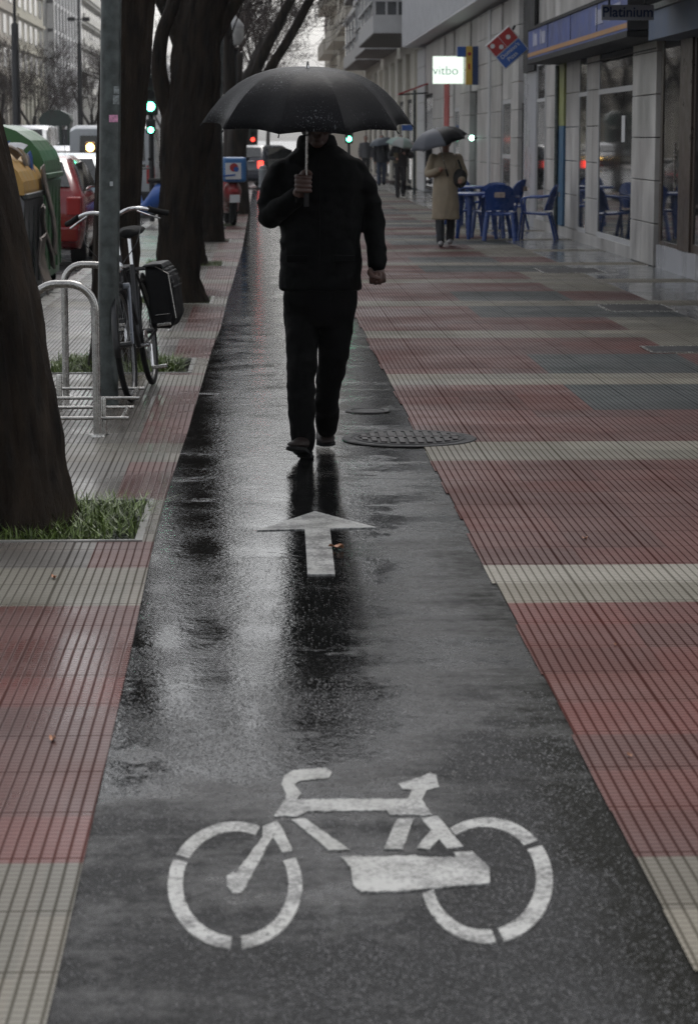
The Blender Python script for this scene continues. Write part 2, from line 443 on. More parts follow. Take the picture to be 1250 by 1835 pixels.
for y0, y1 in zip(yy, yy[1:]):
    if y1 - y0 < .002: continue
    ym = (y0 + y1) / 2; bd, k = band(ym); pit = any(p < ym < p + PD for p in PITS)
    hot = 4.8 < ym < 5.5 or rnd.random() < .05
    xs = [KX, -1.82, PX0, -1.09, -.645, PX1, None]
    for i in range(len(xs) - 1):
        xa = xs[i]; xb = xs[i + 1]
        xm = (xa + (xb if xb is not None else -.42)) / 2
        if pit and PX0 < xm < PX1: continue
        if xb is None: e0, e1 = xl(y0) , xl(y1)
        else: e0 = e1 = xb
        m = 0 if ym < 7.99 else (0 if xm > -.70 else 3)
        if bd or ym < 4.84: m = 1
        if pit and xb is None: m = 1
        tt = tint(m, hot and m == 0)
        if m == 1: tt = tuple(q * .78 for q in tt)
        cells.append((xa, e0, y0, xa, e1, y1, m, tt))
tiled('pavement_left', cells, mats4)
b = MB(); b.box(KX - .0, KX + .0 - .15, 1, FARY, -.2, .004)
tag(b.build('kerb', M_KERB), kind='structure')
b = MB()
for (x0, x1, y0, y1) in ((KX, -.60, 1, FARY), (XR + .25, 5.2, 1, FARY)):
    # solid bed under the tiles, with the pits left open
    if x0 < 0:
        yb = y0
        for p in PITS:
            if p > FARY: break
            b.box(x0 + .01, x1, yb, p, -.12, -.012); b.box(x0 + .01, PX0, p, p + PD, -.12, -.012); yb = p + PD
        b.box(x0 + .01, x1, yb, y1, -.12, -.012)
    else: b.box(x0, x1, y0, y1, -.12, -.006)
tag(b.build('pavement_bed', M_KERB), kind='structure')
# pavements beyond the crossing
b = MB(); b.box(-2.0, 8, 92, 330, -.12, .0); tag(b.build('pavement_far', mat('far_paving', (.24, .20, .19), .25, var=.2, vs=.4)), kind='structure')
b = MB(); b.box(-26, -20, 30, 800, -.12, .0); b.box(-12.5, -10, 40, 700, -.12, -.02); tag(b.build('pavement_across', mat('far_paving_grey', (.2, .19, .18), .3, var=.2, vs=.4)), kind='structure')
# pits
def make_grass(name, x0, x1, y0, y1, n, hmax, seed, dens=None):
    r = random.Random(seed); v = []; f = []
    for i in range(n):
        x = r.uniform(x0, x1); yv = r.uniform(y0, y1)
        d = noise.noise(Vector((x * 2.2, yv * 2.2, seed))) 
        if d < -.25 and r.random() < .8: continue
        if dens and r.random() > dens(x, yv): continue
        h = hmax * r.uniform(.3, 1) * (1 + .6 * d); a = r.uniform(0, 6.28); wd = r.uniform(.0025, .005)
        q_ = r.uniform(.2, 1.5); lx, ly = math.cos(a) * h * q_, math.sin(a) * h * q_; h *= 1 - .22 * q_
        px_, py_ = -math.sin(a) * wd, math.cos(a) * wd
        k = len(v)
        v += [(x - px_, yv - py_, -.05), (x + px_, yv + py_, -.05), (x + px_ * .8 + lx * .4, yv + py_ * .8 + ly * .4, -.05 + h * .65), (x - px_ * .8 + lx * .4, yv - py_ * .8 + ly * .4, -.05 + h * .65), (x + lx, yv + ly, -.05 + h)]
        f += [(k, k+1, k+2, k+3), (k+3, k+2, k+4)]
    me = bpy.data.meshes.new(name); me.from_pydata(v, [], f); me.materials.append(M_GRASS)
    o = bpy.data.objects.new(name, me); col.objects.link(o); return tag(o, 'short green grass growing in a tree pit', 'grass', kind='stuff')
bs_ = MB(); be = MB()
for i, p in enumerate(PITS):
    bs_.box(PX0, PX1, p, p + PD, -.12, -.045)
    for (a, c, d, e) in ((PX0 - .0, PX0 + .025, p, p + PD), (PX1 - .03, PX1, p, p + PD), (PX0 + .025, PX1 - .03, p, p + .025), (PX0 + .025, PX1 - .03, p + PD - .025, p + PD)):
        be.box(a, c, d, e, -.10, .006)
tag(bs_.build('soil', M_SOIL), kind='structure')
tag(be.build('pit_edging', M_KERB), kind='structure')
def dn(x, y): return 1.0 if x < -.62 else .45
make_grass('grass', PX0 + .03, PX1 - .03, PITS[0] + .03, PITS[0] + PD - .03, 7500, .115, 1, lambda x, y: 1.0 if x < -.8 else .45)
make_grass('grass', PX0 + .03, PX1 - .1, PITS[1] + .03, PITS[1] + PD - .03, 6000, .14, 2, lambda x, y: 1.0 if x < -.75 else .75)
make_grass('grass', PX0 + .03, PX1 - .03, PITS[2] + .03, PITS[2] + PD - .03, 5000, .08, 3)
make_grass('grass', PX0 + .03, PX1 - .03, PITS[3] + .03, PITS[3] + PD - .03, 5000, .12, 4)
for k in (4, 5, 6): make_grass('grass', PX0 + .03, PX1 - .03, PITS[k] + .03, PITS[k] + PD - .03, 2500, .08, 5 + k)

# ------------------------------------------------------------------ painted markings
PZ = [-.0026]
def flat_poly(b, pts, z=None):
    z = PZ[0] if z is None else z
    ps = [G(x, y) for x, y in pts]
    b.add([(p.x, p.y, z) for p in ps] + [(p.x, p.y, -.0039) for p in ps], [tuple(range(len(ps)))] + [(i, (i+1) % len(ps), len(ps) + (i+1) % len(ps), len(ps) + i) for i in range(len(ps))])
b = MB()
def z8(p): return (250 + p[0] / 1.5625, 1330 + p[1] / 1.5625)
def rough_poly(pts, step=9, amp=1.3):
    out = []
    for (a, c) in zip(pts, pts[1:] + pts[:1]):
        L = math.dist(a, c); n = max(1, int(L / step))
        for i in range(n):
            t = i / n; out.append((a[0] + (c[0]-a[0])*t + (rnd.uniform(-amp, amp) if i else 0), a[1] + (c[1]-a[1])*t + (rnd.uniform(-amp, amp) if i else 0)))
    return out
def arc(c1, r1, c2, r2, a0, a1, n=26):
    # ring piece between two ellipses, as quads
    for i in range(n):
        t0 = R(a0 + (a1 - a0) * i / n); t1 = R(a0 + (a1 - a0) * (i + 1) / n)
        q = [(c1[0] + r1[0]*math.cos(t0), c1[1] + r1[1]*math.sin(t0)), (c1[0] + r1[0]*math.cos(t1), c1[1] + r1[1]*math.sin(t1)),
             (c2[0] + r2[0]*math.cos(t1), c2[1] + r2[1]*math.sin(t1)), (c2[0] + r2[0]*math.cos(t0), c2[1] + r2[1]*math.sin(t0))]
        flat_poly(b, [z8(p) for p in q])
LW = ((267, 397), (188, 178), (269, 393), (148, 147))
arc(*LW, 209, 292); arc(*LW, 94, 204); arc(*LW, -26, 84)
RW = ((972, 384), (184, 176), (964, 378), (145, 144))
PZ[0] = -.0022; arc(*RW, 236, 320); arc(*RW, -34, 75); arc(*RW, 82, 168)
for pl in ([(345,232),(385,218),(398,236),(372,262),(300,395),(262,372),(345,262)],
           [(372,262),(398,236),(428,300),(400,306)],
           [(244,372),(262,360),(290,375),(300,398),(285,418),(262,420),(245,402)],
           [(432,76),(520,70),(538,82),(530,98),(450,106),(432,116),(452,142),(440,158),(408,158),(410,140),(397,116),(404,92)],
           [(375,205),(408,158),(440,158),(735,157),(790,160),(820,203),(700,201),(690,189),(470,192),(440,206)],
           [(725,115),(790,95),(805,86),(830,90),(838,124),(802,134),(790,160),(750,157),(762,132),(735,130)],
           [(425,215),(462,212),(588,300),(530,302)],
           [(720,215),(768,212),(735,298),(683,298)],
           [(785,210),(835,207),(905,292),(860,297)],
           [(815,247),(846,262),(812,299),(775,296)],
           [(562,320),(700,320),(770,317),(800,322),(885,322),(880,308),(930,305),(978,350),(980,395),(860,405),(720,418),(620,418),(598,400),(590,350)]):
    PZ[0] += .00025; flat_poly(b, [z8(p) for p in rough_poly(pl)])
tag(b.build('bicycle_symbol', M_PAINT), 'worn white bicycle symbol painted across the dark cycle lane', 'road marking')
b = MB()
flat_poly(b, rough_poly([(460,950),(564,916),(675,945),(591,947)], 8, .5)[:] ) if False else None
flat_poly(b, [(460,950),(564,916),(675,945),(591,947),(546,948)])
flat_poly(b, [(546,948),(591,947),(600,1029),(551,1029)])
tag(b.build('arrow_marking', M_PAINT), 'worn white straight-ahead arrow painted on the wet cycle lane in front of the man', 'road marking')

def grit(name, n, y0, y1, s0, s1, m, seed, x0=-.40, x1=.80, z=-.004):
    r = random.Random(seed); v = []; f = []
    for i in range(n):
        t = r.random() ** 1.35; yv = y0 + (y1 - y0) * t; x = r.uniform(x0, x1)
        if noise.noise(Vector((x * 3, yv * 1.5, seed))) + r.uniform(-.5, .5) < -.1: continue
        q = r.uniform(s0, s1) * (.7 + .1 * yv); a = r.uniform(0, 6.28); k = len(v); ly = q * r.uniform(.8, 1.7)
        for w_ in range(4): v.append((x + q * math.cos(a + w_ * 1.571), yv + ly * math.sin(a + w_ * 1.571), z))
        v.append((x + r.uniform(-.3, .3) * q, yv, z + q * .55)); f += [(k, k+1, k+4), (k+1, k+2, k+4), (k+2, k+3, k+4), (k+3, k, k+4)]
    me = bpy.data.meshes.new(name); me.from_pydata(v, [], f); me.materials.append(m)
    o = bpy.data.objects.new(name, me); col.objects.link(o); return tag(o, 'fine stones showing in the asphalt surface', 'grit', kind='stuff')
grit('asphalt_grit', 26000, 3.9, 6.7, .0011, .0026, mat('grit_grey', (.075, .075, .078), .5), 3)
grit('asphalt_grit', 22000, 3.9, 6.9, .0012, .0030, mat('grit_dark', (.006, .006, .006), .5), 4)
grit('asphalt_grit', 9000, 4.4, 8.9, .0010, .0022, mat('grit_dark_top', (.03, .03, .03), .5), 6, -.25, .55, z=-.0014)
# manhole
c = G(733, 786)
man = empty('manhole_cover', (c.x, c.y, .0), label='round cast iron manhole cover with two rows of slots where lane meets red paving', cat='manhole cover')
b = MB(); b.lathe([(.0, .004), (.30, .004), (.30, .002)], n=48); b.build('cover_plate', M_DARK, man)
b = MB(); b.lathe([(.300, .002), (.305, .0055), (.345, .0055), (.352, .001)], n=60); b.lathe([(.268, .003), (.272, .008), (.288, .008), (.292, .003)], n=60); b.build('frame_ring', M_IRON, man)
b = MB()
for s in (-1, 1):
    for i in range(-5, 6):
        x = i * .047; lim = math.sqrt(max(0, .262**2 - x*x))
        if lim > .06: b.rbox(x - .015, x + .015, min(s * .018, s * lim * .93), max(s * .018, s * lim * .93), .003, .013, .003)
b.box(-.26, .26, -.010, .010, .003, .0105)
b.build('grille', mat('worn_iron_bars', (.03, .026, .026), .6, metal=.0, var=.3, vs=30, spec=.25), man)
c = G(658, 736)
dr = empty('drain_cover', (c.x, c.y, 0), label='small round metal cap sunk in the wet lane beyond the manhole', cat='drain cover')
b = MB(); b.lathe([(0, .003), (.085, .003), (.09, .001)], n=30); b.build('cap', M_IRON, dr)
b = MB(); b.lathe([(.095, .001), (.1, .005), (.125, .004), (.13, .001)], n=30); b.build('ring', M_IRON, dr)
for (x0, x1, y0, y1, lb) in ((972, 1089, 481, 490, 'dark rectangular metal cover nearest the blue chairs'), (1090, 1215, 546, 559, 'dark rectangular metal cover halfway along the right hand paving'), (1165, 1300, 621, 633, 'dark rectangular metal cover nearest the camera at the right edge')):
    a = G(x0, y1); c = G(x1, y0)
    u = empty('utility_cover', (a.x, a.y, 0), label=lb, cat='metal cover', group='rectangular covers in the right hand paving')
    W = min((G(x1, y1) - a).x, 4.7 - a.x); D = c.y - a.y
    b = MB(); b.rbox(.03, W - .03, .03, D - .03, .0, .006, .002); b.build('plate', M_IRON, u)
    b = MB()
    for q in ((0, W, 0, .03), (0, W, D - .03, D), (0, .03, .03, D - .03), (W - .03, W, .03, D - .03)): b.box(q[0], q[1], q[2], q[3], .001, .008)
    b.build('rim', M_STEEL, u)
# fallen leaves
M_LEAF = mat('dead_leaf', (.35, .16, .08), .5, var=.4, vs=40)
for i, (px, py, sz, lb) in enumerate(((98, 1037, .022, 'pale fallen leaf on grey tiles below the nearest tree'), (95, 1328, .020, 'brown crumpled leaf on red tiles at the left'), (1047, 967, .020, 'brown leaf on red tiles level with the white arrow'), (1127, 1357, .014, 'small pale leaf scrap on red tiles at the lower right'), (1101, 1158, .012, 'tiny yellow leaf on red tiles at right'), (522, 983, .03, 'flat pale leaf lying beside the arrow shaft'), (304, 594, .03, 'white scrap of litter on tiles beside the black pannier'))):
    c = G(px, py) if i != 5 else G(602, 983)
    r = random.Random(i); b = MB(); rings = []
    for k in range(7):
        t = k / 6; wv = math.sin(math.pi * t) * .45 + .03
        rings.append([(sz * (t * 2 - 1), -sz * wv, .004 + sz * .5 * abs(math.sin(3 * t + r.random()))), (sz * (t * 2 - 1), 0, .003 + sz * .15 * t), (sz * (t * 2 - 1), sz * wv, .004 + sz * .5 * abs(math.cos(4 * t)))])
    b.loft(rings, closed=False, cap=False)
    o = b.build('litter' if i == 6 else 'leaf', M_WHITE if i == 6 else M_LEAF, smooth=180); o.location = (c.x, c.y, 0); o.rotation_euler = (0, 0, r.uniform(0, 6)); tag(o, lb, 'litter' if i == 6 else 'leaf', None if i == 6 else 'fallen leaves')

# ------------------------------------------------------------------ trees
def smooth_path(pts, k=5):
    pts = [Vector(p) for p in pts]; out = []
    for i in range(len(pts) - 1):
        p0 = pts[max(i-1, 0)]; p1 = pts[i]; p2 = pts[i+1]; p3 = pts[min(i+2, len(pts)-1)]
        for j in range(k):
            t = j / k
            out.append(.5 * ((2*p1) + (-p0+p2)*t + (2*p0-5*p1+4*p2-p3)*t*t + (-p0+3*p1-3*p2+p3)*t**3))
    out.append(pts[-1]); return out
def smooth_r(r, k=5):
    out = []
    for i in range(len(r) - 1): out += [r[i] + (r[i+1]-r[i]) * j / k for j in range(k)]
    return out + [r[-1]]
def bark_fn(seed, amp=.11, ridged=False):
    def f(k, a, p):
        v = noise.noise(Vector((math.cos(a) * 2.2, math.sin(a) * 2.2, p.z * 1.1 + seed)))
        w2 = noise.noise(Vector((math.cos(a) * 7, math.sin(a) * 7, p.z * 4 + seed)))
        k2 = 0
        if ridged:
            n3 = noise.noise(Vector((math.cos(a) * 9, math.sin(a) * 9, p.z * 2.2 + seed)))
            n4 = noise.noise(Vector((math.cos(a) * 21, math.sin(a) * 21, p.z * 9 + seed)))
            k2 = .09 * (1 - 2.6 * abs(n3)) + .05 * n4 + .10 * math.cos(5 * a + seed) * math.exp(-max(0, p.z) * 4)
        return 1 + amp * v + amp * .45 * w2 + k2
    return f
def branch(b, r, p, d, L, rad, depth, nseg=4, up=.12, sides=4, spread=.75, kids_n=(3, 5), minr=.004):
    pts = [p.copy()]; cur = p.copy(); dd = d.normalized()
    for i in range(nseg):
        dd = (dd + Vector((r.uniform(-1, 1), r.uniform(-1, 1), r.uniform(-1, 1))) * .22 + Vector((0, 0, up))).normalized()
        cur = cur + dd * (L / nseg); pts.append(cur.copy())
    rads = [rad + (max(minr, rad * .35) - rad) * i / nseg for i in range(nseg + 1)]
    b.tube(pts, rads, n=sides if depth < 2 else 3 if depth > 2 else sides, cap=False)
    if depth <= 0: return
    for k in range(r.randint(*kids_n)):
        t = r.uniform(.3, 1.0); i = min(nseg - 1, int(t * nseg)); q = pts[i].lerp(pts[i+1], t * nseg - i)
        base = (pts[i+1] - pts[i]).normalized()
        side = base.orthogonal().normalized(); side.rotate(Quaternion(base, r.uniform(0, 6.28)))
        nd = base * (1 - spread * .5) + side * spread
        branch(b, r, q, nd, L * r.uniform(.5, .72), max(minr, rads[i] * .55), depth - 1, nseg, up, sides, spread, kids_n, minr)
def tree(pos, trunk, rads, limbs, label, seed, crown_depth=3, crownL=2.4, bark=None, minr=.005, nring=26, group='plane trees along the cycle lane', starts=None, kn=(2, 4)):
    bark = bark or M_BARK
    t = empty('tree', pos, label=label, cat='tree', group=group)
    b = MB()
    near = nring >= 26; kk = 16 if near else 6
    tp = smooth_path(trunk, kk); tr = smooth_r(rads, kk)
    b.tube(tp, tr, n=64 if near else nring, rfn=bark_fn(seed, .11, near))
    ends = [(tp[-1], (tp[-1] - tp[-3]), tr[-1])]
    for lp, lr in limbs:
        q = smooth_path(lp, 5); qr = smooth_r(lr, 5); b.tube(q, qr, n=max(10, nring // 2), rfn=bark_fn(seed + 3.3)); ends.append((q[-1], q[-1] - q[-3], qr[-1]))
        if len(q) > 9: ends.append((q[-6], (q[-1] - q[-3]) + Vector((.2, -.3, .1)), qr[-6] * .6))
    b.build('trunk', bark, t, smooth=180)
    r = random.Random(seed); c = MB()
    for (p, d, rr) in ends:
        for k in range(3 if crown_depth > 1 else 2):
            dd = d.normalized() + Vector((r.uniform(-.8, .8), r.uniform(-.8, .8), r.uniform(-.1, .5)))
            branch(c, r, p, dd, crownL * r.uniform(.8, 1.2), rr * .42, crown_depth, minr=minr * .62, kids_n=kn)
    c.build('crown', M_TWIG if bark is M_BARKF else bark, t)
    return t
V = Vector
def loc(pts, o): return [tuple(Vector(p) - Vector(o)) for p in pts]
# nearest tree, left edge of the frame
o = (-.99, 9.78, -.05)
tree(o, [(-.0,0,0),(-.02,0,.25),(-.055,.02,.6),(-.12,.05,1.1),(-.24,.1,1.7),(-.38,.15,2.3),(-.5,.2,3.0)], [.222,.190,.182,.176,.17,.16,.14],
     [([(-.38,.15,2.3),(-.2,.3,3.0),(-.1,.5,4.0)],[.12,.09,.07])], 'dark leaning tree trunk nearest the camera, in a grass pit at the left edge', 11, 3, 2.2)
o = (-1.0, 16.75, -.05)
tree(o, [(-.0,0,0),(.0,0,.3),(.0,0,.9),(.03,0,1.5),(.09,.05,2.2),(.20,.1,3.2),(.3,.2,4.2)], [.22,.165,.145,.150,.155,.15,.13],
     [([(.09,.05,2.4),(-.3,.3,3.2),(-.8,.5,4.2)],[.11,.09,.06])], 'dark straight tree trunk behind the grey steel pole and the bicycle', 12, 3, 2.2)
o = (-.775, 23.35, -.05)
def q3(px, py): 
    p = P(px, py, 23.35); return (p.x - o[0], 0, p.z - o[2])
tree(o, [(0,0,0), q3(318,500), q3(321,420), q3(328,320), q3(337,230), q3(349,150), q3(352,80), q3(365,10), q3(380,-80), q3(395,-200)], [.235,.20,.195,.20,.235,.225,.205,.20,.16,.12],
     [([q3(320,250), q3(296,180), q3(285,120), q3(291,60), q3(309,10), q3(325,-70), q3(335,-180)], [.08,.085,.075,.065,.062,.06,.05]),
      ([q3(380,70), q3(405,25), q3(435,-20), q3(480,-90)], [.09,.08,.07,.05])], 'thick forked dark tree trunk between the bicycle and the umbrella', 13, 3, 2.2)
o = (-.94, 30.2, -.05)
tree(o, [(0,0,0),(0,0,.4),(.02,0,1.2),(.05,0,2.2),(.1,.1,3.4),(.05,.2,4.4)], [.26,.20,.185,.18,.17,.14], [([(.05,0,2.4),(-.2,.1,3.1),(-.8,.2,4.2)],[.1,.08,.06])], 'tree trunk mostly hidden behind the thick forked one', 14, 3, 2.2)
o = (-.80, 37.0, -.05)
tree(o, [(0,0,0),(0,0,.4),(.0,0,1.2),(.0,0,2.2),(-.05,.1,3.4),(-.02,.2,4.6)], [.24,.20,.185,.175,.17,.14], [([(.0,0,2.6),(-.3,.1,3.4),(-.7,.2,4.6)],[.1,.08,.06])], 'brown tree trunk just left of the umbrella edge, next to a thin grey pole', 15, 3, 2.2)
o = (-.90, 43.9, -.05)
tree(o, [(0,0,0),(0,0,.4),(.0,0,1.2),(.0,0,2.2),(-.05,.1,3.4),(-.02,.2,4.6)], [.22,.17,.15,.15,.15,.12], [([(.0,0,2.6),(-.3,.1,3.4),(-.7,.2,4.6)],[.1,.08,.06])], 'slim tree trunk behind the scooter with the blue box', 16, 3, 2.2)
o = (-.45, 50.7, -.05)
def q7(px, py):
    p = P(px, py, 50.7); return (p.x - o[0], 0, p.z - o[2])
tree(o, [(0,0,0), q7(430,330), q7(427,280), q7(430,230), q7(445,170), q7(462,121), q7(490,60), q7(520,0), q7(545,-60)], [.22,.17,.17,.19,.13,.11,.10,.09,.07],
     [([q7(432,235), q7(455,180), q7(485,121), q7(520,65), q7(555,0), q7(590,-60)], [.12,.11,.105,.10,.09,.06]), ([q7(430,240), q7(415,180), q7(410,80), q7(400,-20)], [.14,.12,.10,.07])],
     'tree with two bare limbs slanting right above the umbrella', 17, 4, 1.7, nring=16, minr=.006)
for i, (x, yv, s) in enumerate(((-.7, 57.6, 1), (-.9, 64.4, 1.1), (-.8, 71.2, 1), (-.6, 96, 1.2), (-1.2, 106, 1.2), (-.4, 118, 1.4))):
    lb = ['bare tree sixth along the lane, beyond the two slanting limbs', 'bare tree of fine grey twigs before the side street', 'bare tree at the corner of the side street', 'first bare tree on the far side of the side street', 'second bare tree on the far side of the side street', 'farthest bare tree against the white sky'][i]
    if i < 2 or i == 3:
        rr = random.Random(40 + i)
        t = tree((x, yv, -.05), [(0,0,0),(0,0,.5),(.05,0,1.5),(.1,.1,2.6),(.2,.1,3.6)], [.2,.15,.14,.13,.1], [([(.08,0,2.2),(.6,.2,3.2),(1.3,.2,4.4)],[.09,.07,.05]), ([(.08,0,2.4),(-.5,.2,3.3),(-1.1,.2,4.5)],[.09,.07,.05])], lb, 40 + i, 4, 1.7, bark=M_BARKF, nring=10, minr=.007, kn=(3, 4))
        last = t
    else:
        t = copy_tree(last); t.location = (x, yv, -.05); t.rotation_euler = (0, 0, i * 1.3)
        t['label'] = lb
    t.scale = (s, s, s)
# bare trees across the avenue
first = None
for i, (px, Y, s, lb) in enumerate(((60, 150, 1.15, 'bare tree across the avenue between the two black lamp posts'), (165, 165, 1.25, 'bare tree across the avenue just right of the double headed lamp'), (10, 120, 1.0, 'bare bushy tree across the avenue at the left edge'), (238, 190, 1.3, 'bare tree seen between trunks beyond the green traffic light'), (295, 200, 1.3, 'bare tree seen in the fork of the thick tree'), (110, 185, 1.0, 'small bare tree before the white finned facade'), (440, 230, 1.3, 'distant bare tree left of the street gap'), (480, 260, 1.6, 'distant bare tree behind the slanting limbs'), (385, 210, 1.3, 'distant bare tree behind the white lantern'))):
    X = P(px, 248, Y).x
    if first is None:
        first = tree((X, Y, -.1), [(0,0,0),(0,0,.8),(.05,0,1.8),(.1,.1,2.6)], [.16,.13,.12,.10], [([(.04,0,1.6),(.7,.2,2.6),(1.2,.2,3.6)],[.08,.07,.05]), ([(.04,0,1.8),(-.6,.2,2.8),(-1.2,.2,3.8)],[.08,.07,.05])], lb, 77, 4, 1.7, bark=M_BARKF, nring=8, minr=.010, group='bare trees across the avenue', kn=(3, 4)); t = first
    else:
        t = copy_tree(first); t.location = (X, Y, -.1); t.rotation_euler = (0, 0, i * .9); t['label'] = lb
    t.scale = (s, s, s)

# ------------------------------------------------------------------ steel pole with stickers
c = G(193, 727)
pole = empty('sign_pole', (c.x, c.y, 0), label='tall grey weathered steel pole with stickers, in front of the bicycle', cat='pole')
b = MB()
b.tube([(0,0,0),(.029,0,1.2),(.053,0,2.2),(.082,0,3.4),(.125,0,5.2)], [.0625,.0605,.059,.057,.05], n=28); b.build('pole_shaft', M_GALV, pole, smooth=60)
b = MB(); b.lathe([(.061, .02), (.068, .02), (.068, .0), (.1, 0.0)], n=24); b.build('base_collar', M_GALV, pole, smooth=40)
def sticker(z0, z1, a0, a1, m, nm, r=.0615):
    b = MB(); b.lathe([(r, z0), (r, z1)], n=8, a0=R(a0), a1=R(a1)); o = b.build(nm, m, pole); o.location.x = .024 * (z0 + z1) / 2; return o
M_STK = mat('pink_sticker', (.55, .25, .38), .5, var=.5, vs=60); M_STK2 = mat('scratched_paper', (.20, .22, .22), .6, var=.7, vs=50)
def zpole(py): return P(193, py, c.y).z
sticker(zpole(219), zpole(206), 268, 320, M_STK, 'sticker')
sticker(zpole(187), zpole(171), 288, 330, M_STK2, 'sticker'); sticker(zpole(168), zpole(155), 292, 330, M_STK2, 'sticker')
sticker(zpole(333), zpole(325), 275, 292, mat('torn_paper', (.4, .42, .42), .6), 'sticker')
b = MB(); b.rbox(-.012, .012, -.066, -.056, zpole(598), zpole(582), .002, M=Matrix.Translation((.01,0,0))); b.build('access_door_lock', M_GALV, pole)

# ------------------------------------------------------------------ bicycle rack
g1 = G(175, 782)
rack = empty('bicycle_rack', (g1.x, g1.y, 0), label='stainless steel bicycle rack with two hoops and low wheel loops', cat='bicycle rack')
def hoop(x, y, w_, h_, nm='hoop', rr=.021, rc=.14):
    pts = [(x, y, 0), (x, y, h_ - rc - .02)]
    for i in range(9):
        a = math.pi / 2 * i / 8; pts.append((x - rc + rc * math.cos(a), y, h_ - rc + rc * math.sin(a)))
    for i in range(9):
        a = math.pi / 2 + math.pi / 2 * i / 8; pts.append((x - w_ + rc + rc * math.cos(a), y, h_ - rc + rc * math.sin(a)))
    pts.append((x - w_, y, 0))
    b = MB(); b.tube(pts, rr, n=14)
    for xx in (x, x - w_): b.lathe([(rr, .012), (.045, .012), (.047, 0)], c=(xx, y, 0), n=16)
    return b.build(nm, M_STEEL, rack, smooth=60)
hoop(0, 0, .34, .80)
g2 = G(119, 712)
hoop(g2.x - g1.x + .29, g2.y - g1.y, .29, .80, rc=.11)
def wloop(pxr, pya, pyb, z, xleft, name='wheel_loop'):
    a = G(pxr, pya, z); c2 = G(pxr, pyb, z); ym = (a.y - c2.y) / 2
    x1 = a.x - g1.x; y0 = c2.y - g1.y; y1 = a.y - g1.y
    pts = [(xleft, y0, z), (x1 - .03, y0, z), (x1, y0 + .04, z), (x1, y1 - .04, z), (x1 - .03, y1, z), (xleft, y1, z)]
    b = MB(); b.tube(smooth_path(pts, 4), .0095, n=10); b.build(name, M_STEEL, rack, smooth=60)
wloop(228, 730, 749, .09, -.75); wloop(246, 696, 713, .09, -.80)
for (px, py) in ((107, 733), (186, 779)):
    q = G(px, py); b = MB(); b.lathe([(0, .20), (.014, .20), (.017, .185), (.017, 0), (.03, 0)], c=(q.x - g1.x, q.y - g1.y, 0), n=14); b.build('stub_post', M_STEEL, rack, smooth=50)

# ------------------------------------------------------------------ bicycle
A = G(237, 721); B = G(275, 690)
dv = (B - A); dv.normalize(); B2 = A + dv * 1.02
bz = math.atan2(-(dv.x), dv.y)          # local +Y points to the rear wheel
bike = empty('bicycle', (A.x, A.y, 0), bz, label='parked dark city bicycle with swept handlebar and black pannier, locked in the steel rack', cat='bicycle')
bike.rotation_euler = (0, R(-6.5), bz)
def wheel(y, rz=0, nm='wheel'):
    M = Matrix.Translation((0, y, .345)) @ Matrix.Rotation(rz, 4, 'Z')
    b = MB(); n = 40
    wpts = lambda rad: [M @ Vector((0, rad * math.cos(2*math.pi*i/n), rad * math.sin(2*math.pi*i/n))) for i in range(n + 1)]
    b.tube(wpts(.325), .018, n=8, cap=False); wo_ = b.build(nm, M_RUBBER, bike, smooth=180)
    b = MB(); b.tube(wpts(.303), .009, n=6, cap=False); b.build('rim', M_STEELD, wo_, smooth=180)
    b = MB()
    for i in range(28):
        a = 2 * math.pi * i / 28; s = .022 if i % 2 else -.022
        b.tube([M @ Vector((s, .03 * math.cos(a + .5), .03 * math.sin(a + .5))), M @ Vector((0, .3 * math.cos(a), .3 * math.sin(a)))], .0011, n=3, cap=False)
    b.tube([M @ Vector((-.045, 0, 0)), M @ Vector((.045, 0, 0))], .018, n=8)
    b.build('spokes', M_STEELD, wo_)
    b = MB(); pts = [M @ Vector((0, .352 * math.cos(a), .352 * math.sin(a))) for a in [R(q) for q in range(20, 200, 12)]]
    b.tube(pts, .026, n=8, flat=.3); b.build('mudguard', M_BLACKM, wo_, smooth=180)
wheel(0); wheel(1.02)
b = MB()
HD = Vector((0, .22, .86)); HB = Vector((0, .16, .70)); BB = Vector((0, .58, .29)); ST = Vector((0, .74, .78)); RA = Vector((0, 1.02, .345))
b.tube([HD, HB], .019, n=10); b.tube([HB, BB], .018, n=10); b.tube([HD + V((0,.02,-.05)), V((0, .5, .55)), V((0,.62,.42))], .014, n=10); b.tube([ST, BB], .016, n=10)
for s in (-1, 1):
    b.tube([RA + V((s*.06,0,0)), BB + V((s*.035,0,0))], .009, n=8); b.tube([RA + V((s*.06,0,0)), ST + V((s*.02,0,-.05))], .008, n=8)
b.build('frame', M_BLACKM, bike, smooth=60)
b = MB()
for s in (-1, 1): b.tube([HB + V((s*.045,-.01,-.02)), V((s*.048,.03,.45)), V((s*.048,0,.345))], [.014,.012,.009], n=8)
b.rbox(-.055, .055, .13, .18, .66, .70, .01); b.build('fork', mat('silver_paint', (.16, .17, .19), .3, metal=.5), bike, smooth=60)
b = MB(); b.tube([HD, V((0,.25,1.02)), V((0,.20,1.10))], .014, n=10)
hb = smooth_path([V((-.27,.30,1.09)), V((-.18,.20,1.125)), V((-.10,.17,1.13)), V((0,.18,1.10)), V((.10,.17,1.13)), V((.18,.20,1.125)), V((.27,.30,1.09))], 4)
b.tube(hb, .012, n=10); b.build('handlebar', M_CHROME, bike, smooth=60)
for s in (-1, 1):
    b = MB(); b.tube([V((s*.21,.225,1.118)), V((s*.27,.30,1.09)), V((s*.305,.345,1.08))], .0175, n=10)
    b.build('grip', M_RUBBER, bike, smooth=60)
    b = MB(); b.tube([V((s*.15,.16,1.115)), V((s*.22,.18,1.08)), V((s*.27,.24,1.055))], .006, n=6); b.build('brake_lever', M_CHROME, bike)
